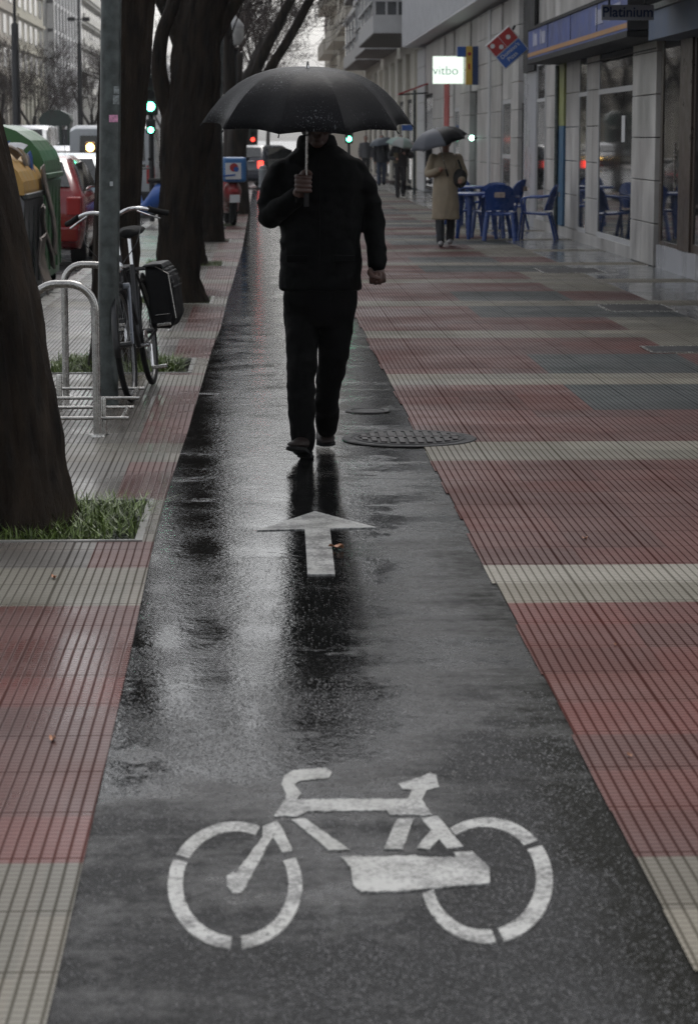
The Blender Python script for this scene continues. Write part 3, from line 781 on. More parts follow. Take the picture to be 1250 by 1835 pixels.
b = MB(); b.tube(smooth_path([V((-.17,.16,1.05)), V((-.16,.05,.95)), V((-.05,.08,.8)), V((0,.12,.72))], 5), .003, n=5)
b.tube(smooth_path([V((.17,.16,1.05)), V((.14,.04,.93)), V((.03,.1,.8)), V((0,.3,.66))], 5), .003, n=5); b.build('cable', M_BLACKM, bike)
b = MB(); b.lathe([(.0,.05),(.022,.045),(.034,.02),(.036,0),(.03,-.003),(.0,-.004)], c=(0,.09,.80), n=16, M=Matrix.Rotation(R(-90), 4, 'X')); b.build('headlight', M_CHROME, bike, smooth=50)
b = MB()
prof = [(-.12,.0,.035),(-.05,.0,.06),(.05,.005,.085),(.11,.015,.09),(.14,.012,.07)]
rings = []
for (yy_, zz, ww) in prof:
    rings.append([V((ww*math.cos(a), .80 + yy_, .975 + zz + .028*math.sin(a))) for a in [2*math.pi*i/12 for i in range(12)]])
b.loft(rings); b.build('saddle', M_RUBBER, bike, smooth=180)
b = MB(); b.tube([ST, V((0,.77,.96))], .012, n=8); b.build('seat_post', M_CHROME, bike)
b = MB(); b.tube([V((-.075,.58,.29)), V((.075,.58,.29))], .013, n=8)
b.lathe([(.055,-.002),(.095,-.002),(.095,.002),(.055,.002),(.055,-.002)], c=(.05,.58,.29), n=24, M=Matrix.Rotation(R(90),4,'Y'))
b.tube([V((.075,.58,.29)), V((.08,.50,.16))], .009, n=6); b.tube([V((-.075,.58,.29)), V((-.08,.66,.42))], .009, n=6); b.build('crank', M_CHROME, bike)
for (x, y_, z) in ((.125,.5,.155),(-.125,.66,.425)):
    b = MB(); b.rbox(x-.045, x+.045, y_-.03, y_+.03, z-.01, z+.01, .004); b.build('pedal', M_STEEL, bike)
b = MB()
for s in (-1, 1):
    b.tube([V((s*.06,.84,.74)), V((s*.06,1.22,.74))], .006, n=6); b.tube([RA + V((s*.065,0,0)), V((s*.06,1.05,.74))], .005, n=6)
for q in (.86, .98, 1.1, 1.21): b.tube([V((-.06,q,.74)), V((.06,q,.74))], .005, n=6)
b.build('carrier', M_BLACKM, bike)
for s, nm in ((1, 'pannier'), (-1, 'pannier')):
    b = MB(); prof = [(.0,.37),(.11,.36),(.165,.43),(.155,.66),(.11,.74),(.0,.76)]
    rings = []
    for yy_ in (.80,.83,.95,1.12,1.22,1.25):
        k = .86 if yy_ in (.80, 1.25) else 1.0
        rings.append([V((s*(.068 + p[0]*k), yy_, .55 + (p[1]-.55)*(k if k < 1 else 1))) for p in prof])
    b.loft(rings)
    pn = b.build(nm, mat('black_pannier_fabric', (.004,.004,.0045), .7, var=.3, vs=12, bump=.8, bs=14, spec=.15), bike, smooth=40)
    remesh(pn, .012, 6, fold_disp(.009, 7))
    b = MB(); b.tube([V((s*.225,.79,.42)), V((s*.21,.79,.70)), V((s*.12,.80,.765))], .003, n=5)
    b.rbox(min(s*.10,s*.19), max(s*.10,s*.19), .788, .797, .38, .40, .003); b.rbox(min(s*.10,s*.19), max(s*.10,s*.19), .788, .797, .45, .455, .002)
    b.build('reflective_piping', M_STEEL, pn)
    b = MB(); rings = []
    for yy_ in (.795,.85,1.2,1.255): rings.append([V((s*x, yy_, z)) for x, z in ((.055,.755),(.17,.752),(.215,.69),(.235,.60),(.232,.60),(.21,.70),(.168,.765),(.055,.768))])
    b.loft(rings); fp_ = b.build('flap', mat('grey_black_flap', (.012,.0125,.013), .45, var=.3, vs=9, bump=.6, bs=10, spec=.3), pn, smooth=40); remesh(fp_, .007, 2, fold_disp(.006, 9))

# ------------------------------------------------------------------ recycling containers
def container(x1, y0, y1, h, body, lid, label, lidcut=.62, grey=False):
    c = empty('recycling_container', (x1, (y0+y1)/2, -.12), label=label, cat='container')
    D = (y1 - y0) / 2; W = 1.25
    prof = [(-.02,.12),(0,.9),(.015,1.05),(-.03,1.12),(-W+.03,1.12),(-W,1.05),(-W+.04,.12)]
    b = MB(); b.prism([(p[0], p[1]*h/1.6) for p in prof], -D+.02, D-.02, 'y'); b.build('body', body, c)
    k = h/1.6
    arc_ = [(.02,1.12*k),(.02,1.16*k)] + [(-W*.5 + (W*.5+.02)*math.cos(R(a)), 1.16*k + .44*k*math.sin(R(a))) for a in (12,25,40,58,75,92,110,130,150,170)] + [(-W,1.12*k)]
    b = MB(); b.prism(arc_, -D, D, 'y'); b.build('lid', lid, c)
    b = MB()
    for q in range(5): b.rbox(-.01, .012, -D + .12 + q*(2*D-.24)/4 - .02, -D + .12 + q*(2*D-.24)/4 + .02, .2*k, 1.0*k, .006)
    b.rbox(-.01, .05, -D+.05, D-.05, 1.08*k, 1.13*k, .01); b.build('rim', M_GALV if grey else body, c)
    b = MB()
    for yy_ in (-D+.15, D-.15): b.tube([V((-.12,yy_-.03,.07)), V((-.12,yy_+.03,.07))], .07, n=14); b.box(-.16,-.08,yy_-.04,yy_+.04,.07,.13)
    b.build('wheel', M_RUBBER, c)
    return c
M_BING = mat('bin_green', (.035,.13,.045), .35, var=.2, vs=3); M_BINGR = mat('bin_grey', (.10,.10,.105), .5, var=.3, vs=6, bump=.2, bs=12)
M_BINY = mat('bin_yellow', (.42,.245,.06), .4, var=.2, vs=4)
cg = container(-2.33, 23.9, 26.1, 1.60, M_BINGR, M_BINY, 'dark grey recycling container with yellow lid, waste paper heaped on it, by the kerb', grey=True)
cn = container(-2.36, 26.5, 28.7, 1.83, M_BING, M_BING, 'green domed recycling container behind the yellow lidded one')
M_CARD = mat('wet_cardboard', (.17,.145,.125), .7, var=.35, vs=8, bump=.3, bs=10); M_PAPER = mat('waste_paper', (.45,.46,.48), .6, var=.2, vs=8)
r = random.Random(5)
for i in range(9):
    b = MB(); n = 5; s1 = r.uniform(.18,.34); s2 = r.uniform(.14,.24); rings = []
    for k in range(n):
        t = k/(n-1)
        rings.append([V((s1*(t-.5), s2*(u-.5), .05*math.sin(3*t+i) + .03*math.sin(4*u+i*2))) for u in (0,.33,.66,1)])
    top = rings; bot = [[p - V((0,0,.012)) for p in rg] for rg in rings]
    b.loft([rg + bt[::-1] for rg, bt in zip(top, bot)])
    m = [M_PAPER, M_CARD, M_SIGNBLUE][(0,0,1,0,2,0,1,0,2)[i]]
    o = b.build('waste_paper', m, smooth=60)
    xx = -2.98 + .075 * i; yv = 24.6 + (i % 3) * .45; u_ = (xx + 2.33 + .625) / .645; zz = -.12 + 1.16 + .44 * math.sqrt(max(0, 1 - u_*u_)) + .05
    o.location = (xx, yv, zz); o.rotation_euler = (r.uniform(-.3,.3), math.atan2(.44*u_, .645*math.sqrt(max(.1,1-u_*u_))) , r.uniform(-.5,.5))
    tag(o, ['crumpled white paper heaped at the top of the yellow lid','white sheet of waste paper on the yellow lid','brown cardboard flap lying on the yellow lid','pale torn paper lying halfway down the yellow lid','blue paper wrapper on the yellow lid beside the green container','white folded paper low on the yellow lid','brown cardboard scrap low on the yellow lid','white paper at the lid edge','blue scrap at the rim of the yellow lidded container'][i], 'waste paper', 'waste paper on the yellow lidded container')
for i, (y_, z, hh, ww, lb) in enumerate(((25.75,.95,.9,.42,'tall flattened cardboard sheet leaning on the yellow lidded container'),(25.15,.7,.62,.5,'middle flattened cardboard sheet leaning on the grey container side'),(24.5,.45,.55,.5,'lowest flattened cardboard sheet leaning on the grey container side'))):
    b = MB(); rings = []
    for k in range(6):
        t = k/5; off = .03*math.sin(5*t+i)+.02
        rings.append([V((off + .02*math.sin(7*u+i), ww*(u-.5), hh*(t-.5)*(1+.06*math.sin(9*u)))) for u in (0,.2,.4,.6,.8,1)])
    b.loft([rg + [p - V((.015,0,0)) for p in rg][::-1] for rg in rings])
    o = b.build('cardboard_sheet', M_CARD, smooth=50); o.location = (-2.24 + .02*i, y_, z - .15); o.rotation_euler = (R(r.uniform(-8,8)), R(-5), R(r.uniform(-6,6)))
    tag(o, lb, 'cardboard', 'cardboard against the container')

# ------------------------------------------------------------------ cars
def car(loc_, rz, paint_, label, L=4.0, W=1.68, H=1.45, lit=None, van=False, group='cars on the avenue', tail=M_RED2):
    c = empty('van' if van else 'parked_car', (*loc_, -.12), rz, label=label, cat='van' if van else 'car', group=group)
    h = W / 2; l = L / 2
    if van: st = [(-l,.35,.75,1.15,.96),(-l+.04,.3,1.1,H-.08,.95),(-l+.15,.25,1.15,H,.93),(l*.35,.25,1.15,H,.93),(l*.55,.25,1.12,H-.12,.9),(l*.80,.25,1.02,1.06,.98),(l-.12,.28,.88,.9,.97),(l,.35,.6,.62,.9)]
    else: st = [(-l,.38,.62,.64,.97),(-l+.05,.30,.88,.92,.98),(-l+.14,.25,.95,1.02,.96),(-l+.50,.22,.96,H-.05,.80),(-l+.95,.2,.96,H,.78),(l*.10,.2,.95,H-.01,.78),(l*.34,.2,.93,H-.14,.80),(l*.62,.2,.90,.96,.95),(l-.25,.24,.76,.80,.95),(l-.04,.3,.6,.62,.9),(l,.38,.5,.52,.86)]
    rings = []
    for (y_, zb, zm, zt, k) in st:
        e = h if zt <= 1.2 and not van else h
        wm = h * (1 if -l+.1 < y_ < l-.3 else .95); wt = h * k * (.99 if zt < 1.1 else 1)
        if zt - zm < .12: wt = wm * .93
        rings.append([V((-wm*.93,y_,zb)),V((wm*.93,y_,zb)),V((wm,y_,zb+.2)),V((wm,y_,zm-.03)),V((wm*.97,y_,zm)),V((wt,y_,max(zm+.005,zt-.07))),V((wt*.86,y_,zt)),V((-wt*.86,y_,zt)),V((-wt,y_,max(zm+.005,zt-.07))),V((-wm*.97,y_,zm)),V((-wm,y_,zm-.03)),V((-wm,y_,zb+.2))])
    b = MB(); b.loft(rings); b.build('body', paint_, c, smooth=42)
    # windows: offset quads
    def quadp(name, pts, nrm, m, parent=c):
        nrm = V(nrm).normalized() * .012; b = MB(); ps = [V(p) for p in pts]
        b.add([p + nrm for p in ps] + [p - nrm for p in ps], [tuple(range(len(ps)))] + [tuple(range(2*len(ps)-1, len(ps)-1, -1))] + [(i,(i+1)%len(ps),len(ps)+(i+1)%len(ps),len(ps)+i) for i in range(len(ps))])
        return b.build(name, m, parent)
    if van:
        quadp('rear_window', [(-h*.75,-l+.01,1.05),(h*.75,-l+.01,1.05),(h*.72,-l+.03,H-.22),(-h*.72,-l+.03,H-.22)], (0,-1,.05), M_GLASS)
        quadp('windscreen', [(-h*.84,l*.78,1.08),(h*.84,l*.78,1.08),(h*.74,l*.56,H-.16),(-h*.74,l*.56,H-.16)], (0,1,.6), M_GLASS)
    else:
        quadp('rear_window', [(-h*.80,-l+.15,1.045),(h*.80,-l+.15,1.045),(h*.66,-l+.45,H-.09),(-h*.66,-l+.45,H-.09)], (0,-1,.85), M_GLASS)
        quadp('windscreen', [(-h*.84,l*.60,1.0),(h*.84,l*.60,1.0),(h*.68,l*.36,H-.155),(-h*.68,l*.36,H-.155)], (0,1,.75), M_GLASS)
        for s in (-1, 1):
            quadp('side_window', [(s*h*.975,-l+.42,1.0),(s*h*.975,-.12,1.0),(s*h*.83,-.12,H-.09),(s*h*.83,-l+.75,H-.11)], (s,0,.25), M_GLASS)
            quadp('side_window', [(s*h*.975,-.02,1.0),(s*h*.975,l*.50,.98),(s*h*.84,l*.33,H-.17),(s*h*.83,-.02,H-.09)], (s,0,.25), M_GLASS)
    for s in (-1, 1):
        b = MB(); b.rbox(s*h*.86-.09, s*h*.86+.09, -l-.012, -l+.2, .68 if not van else .7, .92 if not van else 1.1, .02); b.build('tail_light', tail, c)
        b = MB(); b.rbox(s*h*.72-.14, s*h*.72+.14, l-.22, l-.02, .58, .70, .03); b.build('headlight', lit or M_GLASSW, c)
        for y_ in (-l+.72, l-.75):
            M = Matrix.Translation((s*(h-.1), y_, .31)) @ Matrix.Rotation(R(90), 4, 'Y')
            b = MB(); b.lathe([(.0,-.1),(.30,-.1),(.315,-.07),(.315,.07),(.30,.1),(0,.1)], n=24, M=M); wv = b.build('wheel', M_RUBBER, c, smooth=40)
            b = MB(); b.lathe([(0,.106),(.14,.112),(.2,.104)] if s > 0 else [(0,-.106),(.14,-.112),(.2,-.104)], n=20, M=M); b.build('hub_cap', M_STEEL, wv)
        b = MB(); b.ell((s*(h+.09), l*.42, 1.0), (.09,.05,.07)); b.build('wing_mirror', paint_, c, smooth=180)
    b = MB(); b.rbox(-h*.93, h*.93, -l-.04, -l+.1, .34, .54, .03); b.rbox(-h*.9, h*.9, l-.1, l+.04, .3, .5, .03); b.build('bumper', paint_ if not van else M_BLACKM, c)
    b = MB(); b.rbox(-.26, .26, -l-.055, -l-.03, .62-.2, .53, .004); b.build('number_plate', M_WHITE, c)
    if not van:
        b = MB(); b.rbox(.28, .52, -l-.006, -l+.06, .90, .93, .004); b.build('badge', M_CHROME, c)
        b = MB(); b.tube([V((.1,-l+1.0,H)), V((.1,-l+.75,H+.28))], .004, n=5); b.build('aerial', M_BLACKM, c)
    return c
PR = mat('red_car_paint', (.22,.008,.012), .2, var=.08, coat=.6); PB = mat('pale_blue_car_paint', (.30,.42,.48), .22, coat=.5, var=.05)
PW = mat('white_car_paint', (.38,.40,.42), .25, coat=.5, var=.04); PD_ = mat('dark_car_paint', (.03,.033,.045), .2, coat=.6, var=.1); PS = mat('silver_car_paint', (.30,.31,.33), .22, metal=.5, coat=.4, var=.08)
car((-3.15, 33.6), 0, PR, 'red hatchback seen from behind between the containers and the grey pole')
car((-3.1, 38.6), 0, PB, 'pale blue car parked beyond the red hatchback')
car((-5.6, 50), math.pi, PW, 'white van with a wide windscreen beyond the blue car', H=1.66, W=1.9, L=4.6, van=True)
car((-8.8, 92), math.pi, PW, 'tall white van far across the avenue above the green lid', H=2.15, W=2.0, L=5, van=True)
car((-3.2, 55), 0, PW, 'white van seen through the gap between tree trunks', H=1.95, W=1.9, L=4.6, van=True)
car((-3.1, 62), 0, PS, 'silver car parked beyond the white van in the gap'); car((-6.2, 75), math.pi, PS, 'silver car coming along the avenue'); car((-8.5, 130), math.pi, PD_, 'dark car coming along the far lane', lit=M_LAMB)
car((-3.15, 70), 0, PD_, 'dark parked car before the side street')
car((.10, 84), R(-24), PD_, 'dark hatchback with a lit red tail light crossing behind the man', tail=M_LRED, W=1.7)
car((-12, 150), math.pi, PW, 'white car far down the avenue'); car((-15, 120), math.pi, PB, 'pale car near the far kerb of the avenue')
car((-4.6, 20), R(180), PS, 'silver car passing outside the left edge') if False else None
# ------------------------------------------------------------------ scooters
def scooter(loc_, rz, body, label, box=True):
    s = empty('scooter', (*loc_, 0), rz, label=label, cat='scooter', group='scooters parked between the trees')
    for y_ in (-.58, .62):
        M = Matrix.Translation((0, y_, .24)) @ Matrix.Rotation(R(90), 4, 'Y')
        b = MB(); b.lathe([(.0,-.05),(.20,-.055),(.24,-.03),(.24,.03),(.20,.055),(0,.05)], n=24, M=M); b.build('wheel', M_RUBBER, s, smooth=40)
    b = MB(); rings = []
    for (y_, z0, z1, ww) in ((-.85,.55,.72,.06),(-.6,.45,.80,.15),(-.3,.32,.78,.17),(-.05,.22,.55,.16),(.2,.2,.30,.17),(.4,.22,.55,.17),(.52,.35,.85,.16),(.6,.5,.95,.10)):
        rings.append([V((ww*math.cos(a), y_, (z0+z1)/2 + (z1-z0)/2*math.sin(a))) for a in [2*math.pi*i/14 for i in range(14)]])
    b.loft(rings); b.build('body', body, s, smooth=180)
    b = MB(); b.rbox(-.13,.13,-.75,-.1,.77,.85,.03); b.build('seat', M_RUBBER, s)
    b = MB(); b.tube([V((0,.62,.24)), V((0,.52,.95))], .025, n=8); b.tube([V((-.32,.40,1.02)),V((-.1,.5,1.0)),V((.1,.5,1.0)),V((.32,.40,1.02))], .015, n=8); b.build('handlebar', M_BLACKM, s)
    b = MB(); b.ell((0,.60,.88),(.09,.06,.08)); b.build('headlight', M_GLASSW, s, smooth=180)
    b = MB()
    for q in (-1, 1): b.tube([V((q*.3,.42,1.02)), V((q*.34,.42,1.15))], .006, n=5); b.ell((q*.35,.42,1.18),(.05,.015,.04))
    b.build('mirror', M_BLACKM, s)
    b = MB(); b.rbox(-.07,.07,-.89,-.85,.60,.66,.01); b.build('tail_light', M_RED2, s)
    b = MB(); b.box(-.09,.09,-.91,-.895,.42,.56); b.build('number_plate', M_WHITE, s)
    if box:
        b = MB(); b.rbox(-.21,.21,-.98,-.56,.78,1.22,.05); bx_ = b.build('delivery_box', mat('box_sky_blue', (.04,.15,.36), .35, var=.1), s)
        b = MB(); b.rbox(-.17,.11,-.99,-.978,.83,1.12,.004); pn = b.build('box_panel', M_WHITE, bx_)
        b = MB(); b.lathe([(0,0),(.075,0),(.075,.004)], n=20, c=(-.02,-.994,1.04), M=Matrix.Rotation(R(90),4,'X')); b.build('emblem', M_RED2, pn)
        b = MB(); b.lathe([(0,0),(.045,0),(.045,.004)], n=20, c=(.02,-.998,1.01), M=Matrix.Rotation(R(90),4,'X')); b.rbox(-.15,.10,-1.0,-.992,.87,.90,.002,M=Matrix.Translation((0,0,.02))@Matrix.Rotation(R(-6),4,'Y')); b.build('emblem', M_SIGNBLUE, pn)
    return s
p = G(412, 404); scooter((p.x, p.y + .5), R(6), mat('red_white_fairing', (.35,.05,.05), .3, var=.5, vs=3), 'delivery scooter with sky blue top box and round red emblem')
p = G(276, 408); scooter((p.x - .1, p.y + .6), R(40), M_SIGNBLUE, 'blue scooter between the second and third trunks', box=False)

# ------------------------------------------------------------------ bollards, small poles, lamps, signals
def bollard(px, py, r_, h_, lb):
    q = G(px, py); b = MB(); b.lathe([(0,h_),(r_*.5,h_-.01),(r_*.9,h_-.05),(r_,h_-.1),(r_,.06),(r_*1.15,.05),(r_*1.15,0)], n=18)
    o = b.build('bollard', mat('bollard_grey', (.22,.23,.24), .4, var=.2), smooth=40); o.location = q
    ring = MB(); ring.lathe([(r_+.002,h_-.16),(r_+.006,h_-.16),(r_+.006,h_-.13),(r_+.002,h_-.13)], n=18); rr_ = ring.build('band', M_WHITEP, o)
    tag(o, lb, 'bollard', 'grey metal bollards')
bollard(471, 336, .13, .72, 'grey rounded bollard behind the man, in front of the dark car')
bollard(351, 482, .05, .62, 'slim grey bollard behind the thick forked trunk')
bollard(357, 432, .05, .62, 'slim grey bollard by the brown trunk')
q = G(396, 410); s = empty('sign_pole', q, label='thin grey pole beside the brown trunk, left of the umbrella', cat='pole')
b = MB(); b.tube([(0,0,0),(0,0,2.2),(.04,0,3.6),(.06,0,4.6)], [.045,.042,.04,.035], n=12); b.build('pole_shaft', M_GALV, s, smooth=60)
b = MB(); b.rbox(-.09,.09,-.03,.0,-.01,.03,.01); b.build('base_plate', M_GALV, s)
q = P(421, 248, 52); s = empty('street_lamp', (q.x, 52, 0), label='street lamp with white lantern head, above and left of the umbrella', cat='street lamp')
b = MB(); b.lathe([(.13,0),(.13,.1),(.08,.2),(.07,1.0),(.055,3.3),(.1,3.4)], n=16); b.build('post', M_BLACKM, s, smooth=50)
b = MB(); b.lathe([(.12,3.5),(.19,3.62),(.20,3.85)], n=18); b.build('lantern_glass', mat('opal_glass', (.6,.6,.58), .3), s, smooth=50)
b = MB(); b.lathe([(.205,3.85),(.20,3.92),(.12,4.02),(.04,4.1),(.02,4.2),(0,4.22)], n=18); b.build('lantern_cap', mat('pale_grey_cap', (.45,.45,.45), .4), s, smooth=50)
# tall black avenue lamps
def tall_lamp(px, Y, H_, lb, heads=True):
    q = P(px, 248, Y); s = empty('street_lamp', (q.x, Y, -.1), label=lb, cat='street lamp')
    b = MB(); b.tube([(0,0,0),(0,0,H_*.83),(0,0,H_*.84),(0,0,H_*1.25)], [.17,.14,.06,.04], n=12); b.build('post', M_BLACKM, s, smooth=60)
    b = MB(); b.tube([(-.3,0,H_),(.3,0,H_)], .03, n=6); b.build('arm', M_BLACKM, s)
    for k in (-1, 1): b = MB(); b.rbox(k*.45-.22, k*.45+.22, -.2, .2, H_-.12, H_+.12, .04); b.build('lamp_head', M_BLACKM, s)
tall_lamp(145, 150, 8.8, 'black double headed lamp post across the avenue'); tall_lamp(31, 95, 7.2, 'thick black lamp post at the far left')
def signal(px, py, Y, lit, lb, r_=.075, low=True, order=2, ped=False, top=None):
    q = P(px, py, Y); z = q.z
    s = empty('traffic_signal', (q.x, Y, 0), label=lb, cat='traffic light')
    b = MB(); b.tube([(.0,.12,0),(0,.12,z+.7)], .05, n=10); b.build('post', M_BLACKM, s)
    b = MB(); zc = z + (.22*order if order else 0) - .0; b.rbox(-.14,.14,-.08,.08,z-.16,z+.6,.03); b.build('housing', mat('signal_housing', (.008,.02,.014), .4), s)
    for k, m in enumerate((lit, M_DARK, M_DARK)):
        b = MB(); M = Matrix.Rotation(R(90), 4, 'X'); b.lathe([(0,.012),(r_*.7,.008),(r_,0)], c=(0,-.085,z + .22*k), n=18, M=M); ln = b.build('lens', m, s, smooth=180)
        b = MB(); b.lathe([(r_+.012,0),(r_+.012,.14)], c=(0,-.082,z + .22*k), n=12, M=M, a0=R(0), a1=R(180)); b.build('visor', M_BLACKM, s)
    if low:
        q2 = low; b = MB(); b.rbox(-.09,.09,-.05,.06,q2-.07,q2+.2,.02); rp = b.build('repeater', M_BLACKM, s)
        b = MB(); b.lathe([(0,.01),(.055,0)], c=(0,-.055,q2), n=14, M=Matrix.Rotation(R(90),4,'X')); b.build('lens', lit, rp)
    return s
signal(270, 191, 46, M_LGREEN, 'green lit traffic light between the second and third tree trunks', r_=.085, low=P(266,233,46).z)
signal(625, 249, 88, M_LGREEN, 'distant traffic light showing pale green beside the man', r_=.09, low=None)
signal(453, 250, 95, M_LRED, 'distant traffic light showing red above the dark car', r_=.08, low=None)
q = P(162, 264, 44); lampo = empty('warning_lamp', (q.x, 44, -.1), label='small amber warning lamp on a short post beside the grey pole', cat='lamp')
b = MB(); b.tube([(0,.05,0),(0,.05,q.z-.02)], .03, n=8); b.build('post', M_BLACKM, lampo)
b = MB(); b.rbox(-.09,.09,-.02,.08,q.z-.0,q.z+.2,.03); b.build('housing', M_BRASS, lampo)
b = MB(); b.lathe([(0,.02),(.06,.012),(.075,0)], c=(0,-.022,q.z+.1), n=18, M=Matrix.Rotation(R(90),4,'X')); b.build('lens', M_LAMB, lampo, smooth=180)
q = P(742, 248, 69); s = empty('sign_pole', (q.x, 69, 0), label='thin grey pole with small blue sign beyond the far umbrellas', cat='pole')
b = MB(); b.tube([(0,0,0),(0,0,2.9)], .04, n=10); b.build('pole_shaft', M_GALV, s)
b = MB(); b.rbox(-.36,-.05,-.03,-.0,P(725,234,69).z,P(725,224,69).z,.01); b.build('sign_plate', M_SIGNBLUE, s)

# ------------------------------------------------------------------ kiosk across the avenue
q = P(102, 248, 150); s = empty('newspaper_kiosk', (q.x, 150, -.1), label='dark green kiosk with curved roof across the avenue', cat='kiosk')
mk = mat('kiosk_green', (.02,.045,.035), .4)
b = MB(); b.prism([(-.85,2.4),(-1.0,2.75),(-.8,3.1),(-.3,3.35),(.3,3.35),(.8,3.1),(1.0,2.75),(.85,2.4)], -1, 1, 'y'); b.build('roof', mk, s)
b = MB()
for x in (-.8,-.3,.3,.8): b.box(x-.08,x+.08,-.9,.9,0,2.4)
b.build('post', mk, s)
b = MB(); b.box(-.72,-.38,-.7,.7,.5,2.2); b.box(.38,.72,-.7,.7,.5,2.2); b.build('display_case', M_GLASSW, s)

# ------------------------------------------------------------------ buildings, right-hand side
F = 4.8
def part(name, m, parent, *boxes, sm=None):
    b = MB()
    for q in boxes: b.box(*q)
    return b.build(name, m, parent, smooth=sm)
def pilaster(par, ya, yb, z0, z1, x=F-.03, m=M_STONE, step=.52, proud=.12):
    # stone blocks with open joints
    b = MB(); z = z0; ym = (ya + yb) / 2
    halves = ((ya, ym - .006), (ym + .006, yb)) if abs(yb - ya) > 1.2 else ((ya, yb),)
    while z < z1 - .02:
        zt = min(z1, z + step)
        for (p, q) in halves: b.rbox(x, x + proud + .2, p, q, z + .006, zt - .006, .006)
        z = zt
    return b.build('pilaster', m, par)
def shopwin(par, ya, yb, z0, z1, frame=M_WHITEP, fw=.06, x=F-.005, transom=None, glass=M_GLASS):
    b = MB(); b.box(x, x+.08, ya, ya+fw, z0, z1); b.box(x, x+.08, yb-fw, yb, z0, z1); b.box(x, x+.08, ya+fw, yb-fw, z0, z0+fw); b.box(x, x+.08, ya+fw, yb-fw, z1-fw, z1)
    if transom: b.box(x, x+.08, ya+fw, yb-fw, transom-fw/2, transom+fw/2)
    wn = b.build('shop_window', frame, par)
    part('pane', glass, wn, (x+.012, x+.03, ya+fw, yb-fw, z0+fw, (transom-fw/2) if transom else z1-fw))
    if transom: part('pane', glass, wn, (x+.012, x+.03, ya+fw, yb-fw, transom+fw/2, z1-fw))
    return wn
def upper(par, ya, yb, z0, z1, x, wall, dw=1.5, wwid=1.1, fl=3.0, wm=M_GLASS, depth=6, sill=.9):
    part('wall', wall, par, (x, x+depth, ya, yb, z0, z1))
    z = z0 + .3; n = 0; proto = None
    while z + 2.2 < z1:
        yv = ya + .6
        while yv + wwid < yb - .2:
            if n >= 90: break
            b = MB(); b.box(x-.03, x+.02, 0, wwid, 0, 1.5); b2 = None
            if proto is None:
                proto = b.build('window', wm, par); proto.location = (0, yv, z + sill*.6)
                fb = MB(); fb.box(x-.05,x-.03,-.05,0,-.05,1.55); fb.box(x-.05,x-.03,wwid,wwid+.05,-.05,1.55); fb.box(x-.12,x-.03,-.1,wwid+.1,-.09,-.05); fb.build('window_frame', M_WHITEP, proto)
            else:
                c = copy_tree(proto, par); c.location = (0, yv, z + sill*.6)
            n += 1; yv += wwid + dw
        z += fl
ba = empty('shop_building', (F, 33, 0), label='pale stone shop building with tall glazed windows and blue awning box on the right', cat='building'); 
def rel(o): o_ = Vector(o.location); return o_
class Sub:                      # build parts in world coordinates, then offset to their thing
    pass
def finish(par):
    off = -Vector(par.location)
    for k in kids(par): k.location = Vector(k.location) + off
E = [(px) for px in (1320,)]
Y = FY
part('wall', M_DARK, ba, (F+.22, F+8, 18, Y(936), 0, 3.35))
part('plinth', M_STONE2, ba, (F-.02, F+.2, 18, Y(1180), 0, .28))
shopwin(ba, 18.2, Y(1240)-.01, .28, 2.75, M_BROWN, .1); part('door_post', M_BROWN, ba, (F-.03, F+.15, Y(1240), Y(1219), .285, 2.75))
shopwin(ba, Y(1219)+.01, Y(1184), .28, 2.75, M_BROWN, .05); part('door_post', M_BROWN, ba, (F+.02, F+.2, Y(1184), Y(1178), .285, 2.75))
pilaster(ba, Y(1176), Y(1134), 0, 3.3)
part('threshold', M_STONE, ba, (F-.015, F+.2, Y(1134), Y(958), 0, .16))
shopwin(ba, Y(1134)+.02, Y(1070), .16, 2.85, M_WHITEP, .07, transom=2.2)
pilaster(ba, Y(1070), Y(1050), .165, 3.3, proud=.05, x=F+.0)
shopwin(ba, Y(1050)+.01, Y(1035), .16, 2.85, M_WHITEP, .06, transom=2.2)
pilaster(ba, Y(1035), Y(1012), .165, 3.3, x=F+.0, proud=.05)
part('yellow_panel', mat('yellow_green_panel', (.26,.28,.09), .5), ba, (F-.02, F+.2, Y(1010), Y(1000), 1.75, 2.8))
part('blue_panel', mat('blue_panel', (.025,.10,.19), .5), ba, (F-.02, F+.2, Y(1010), Y(1000), .17, 1.745))
part('door_recess', M_DARK, ba, (F+.1, F+.2, Y(1000), Y(993), .17, 2.8))
pilaster(ba, Y(992), Y(976), .165, 3.3, x=F+.0, proud=.05)
shopwin(ba, Y(975), Y(960), .16, 2.85, M_WHITEP, .06, transom=2.2)
part('smooth_panel', M_STONE2, ba, (F-.01, F+.2, Y(959), Y(938), 0, 2.9))
part('black_board', M_DARK, ba, (F-.06, F-.015, Y(960), Y(940), 2.72, 4.2))
part('wall', M_STONE, ba, (F+.02, F+8, 18, Y(936), 3.35, 5.2))
upper(ba, 18, Y(936), 5.2, 19, F+.0, M_STONE)
part('balcony_band', M_RIBBED, ba, (F-.5, F-.01, 18, Y(940), 5.4, 6.2))
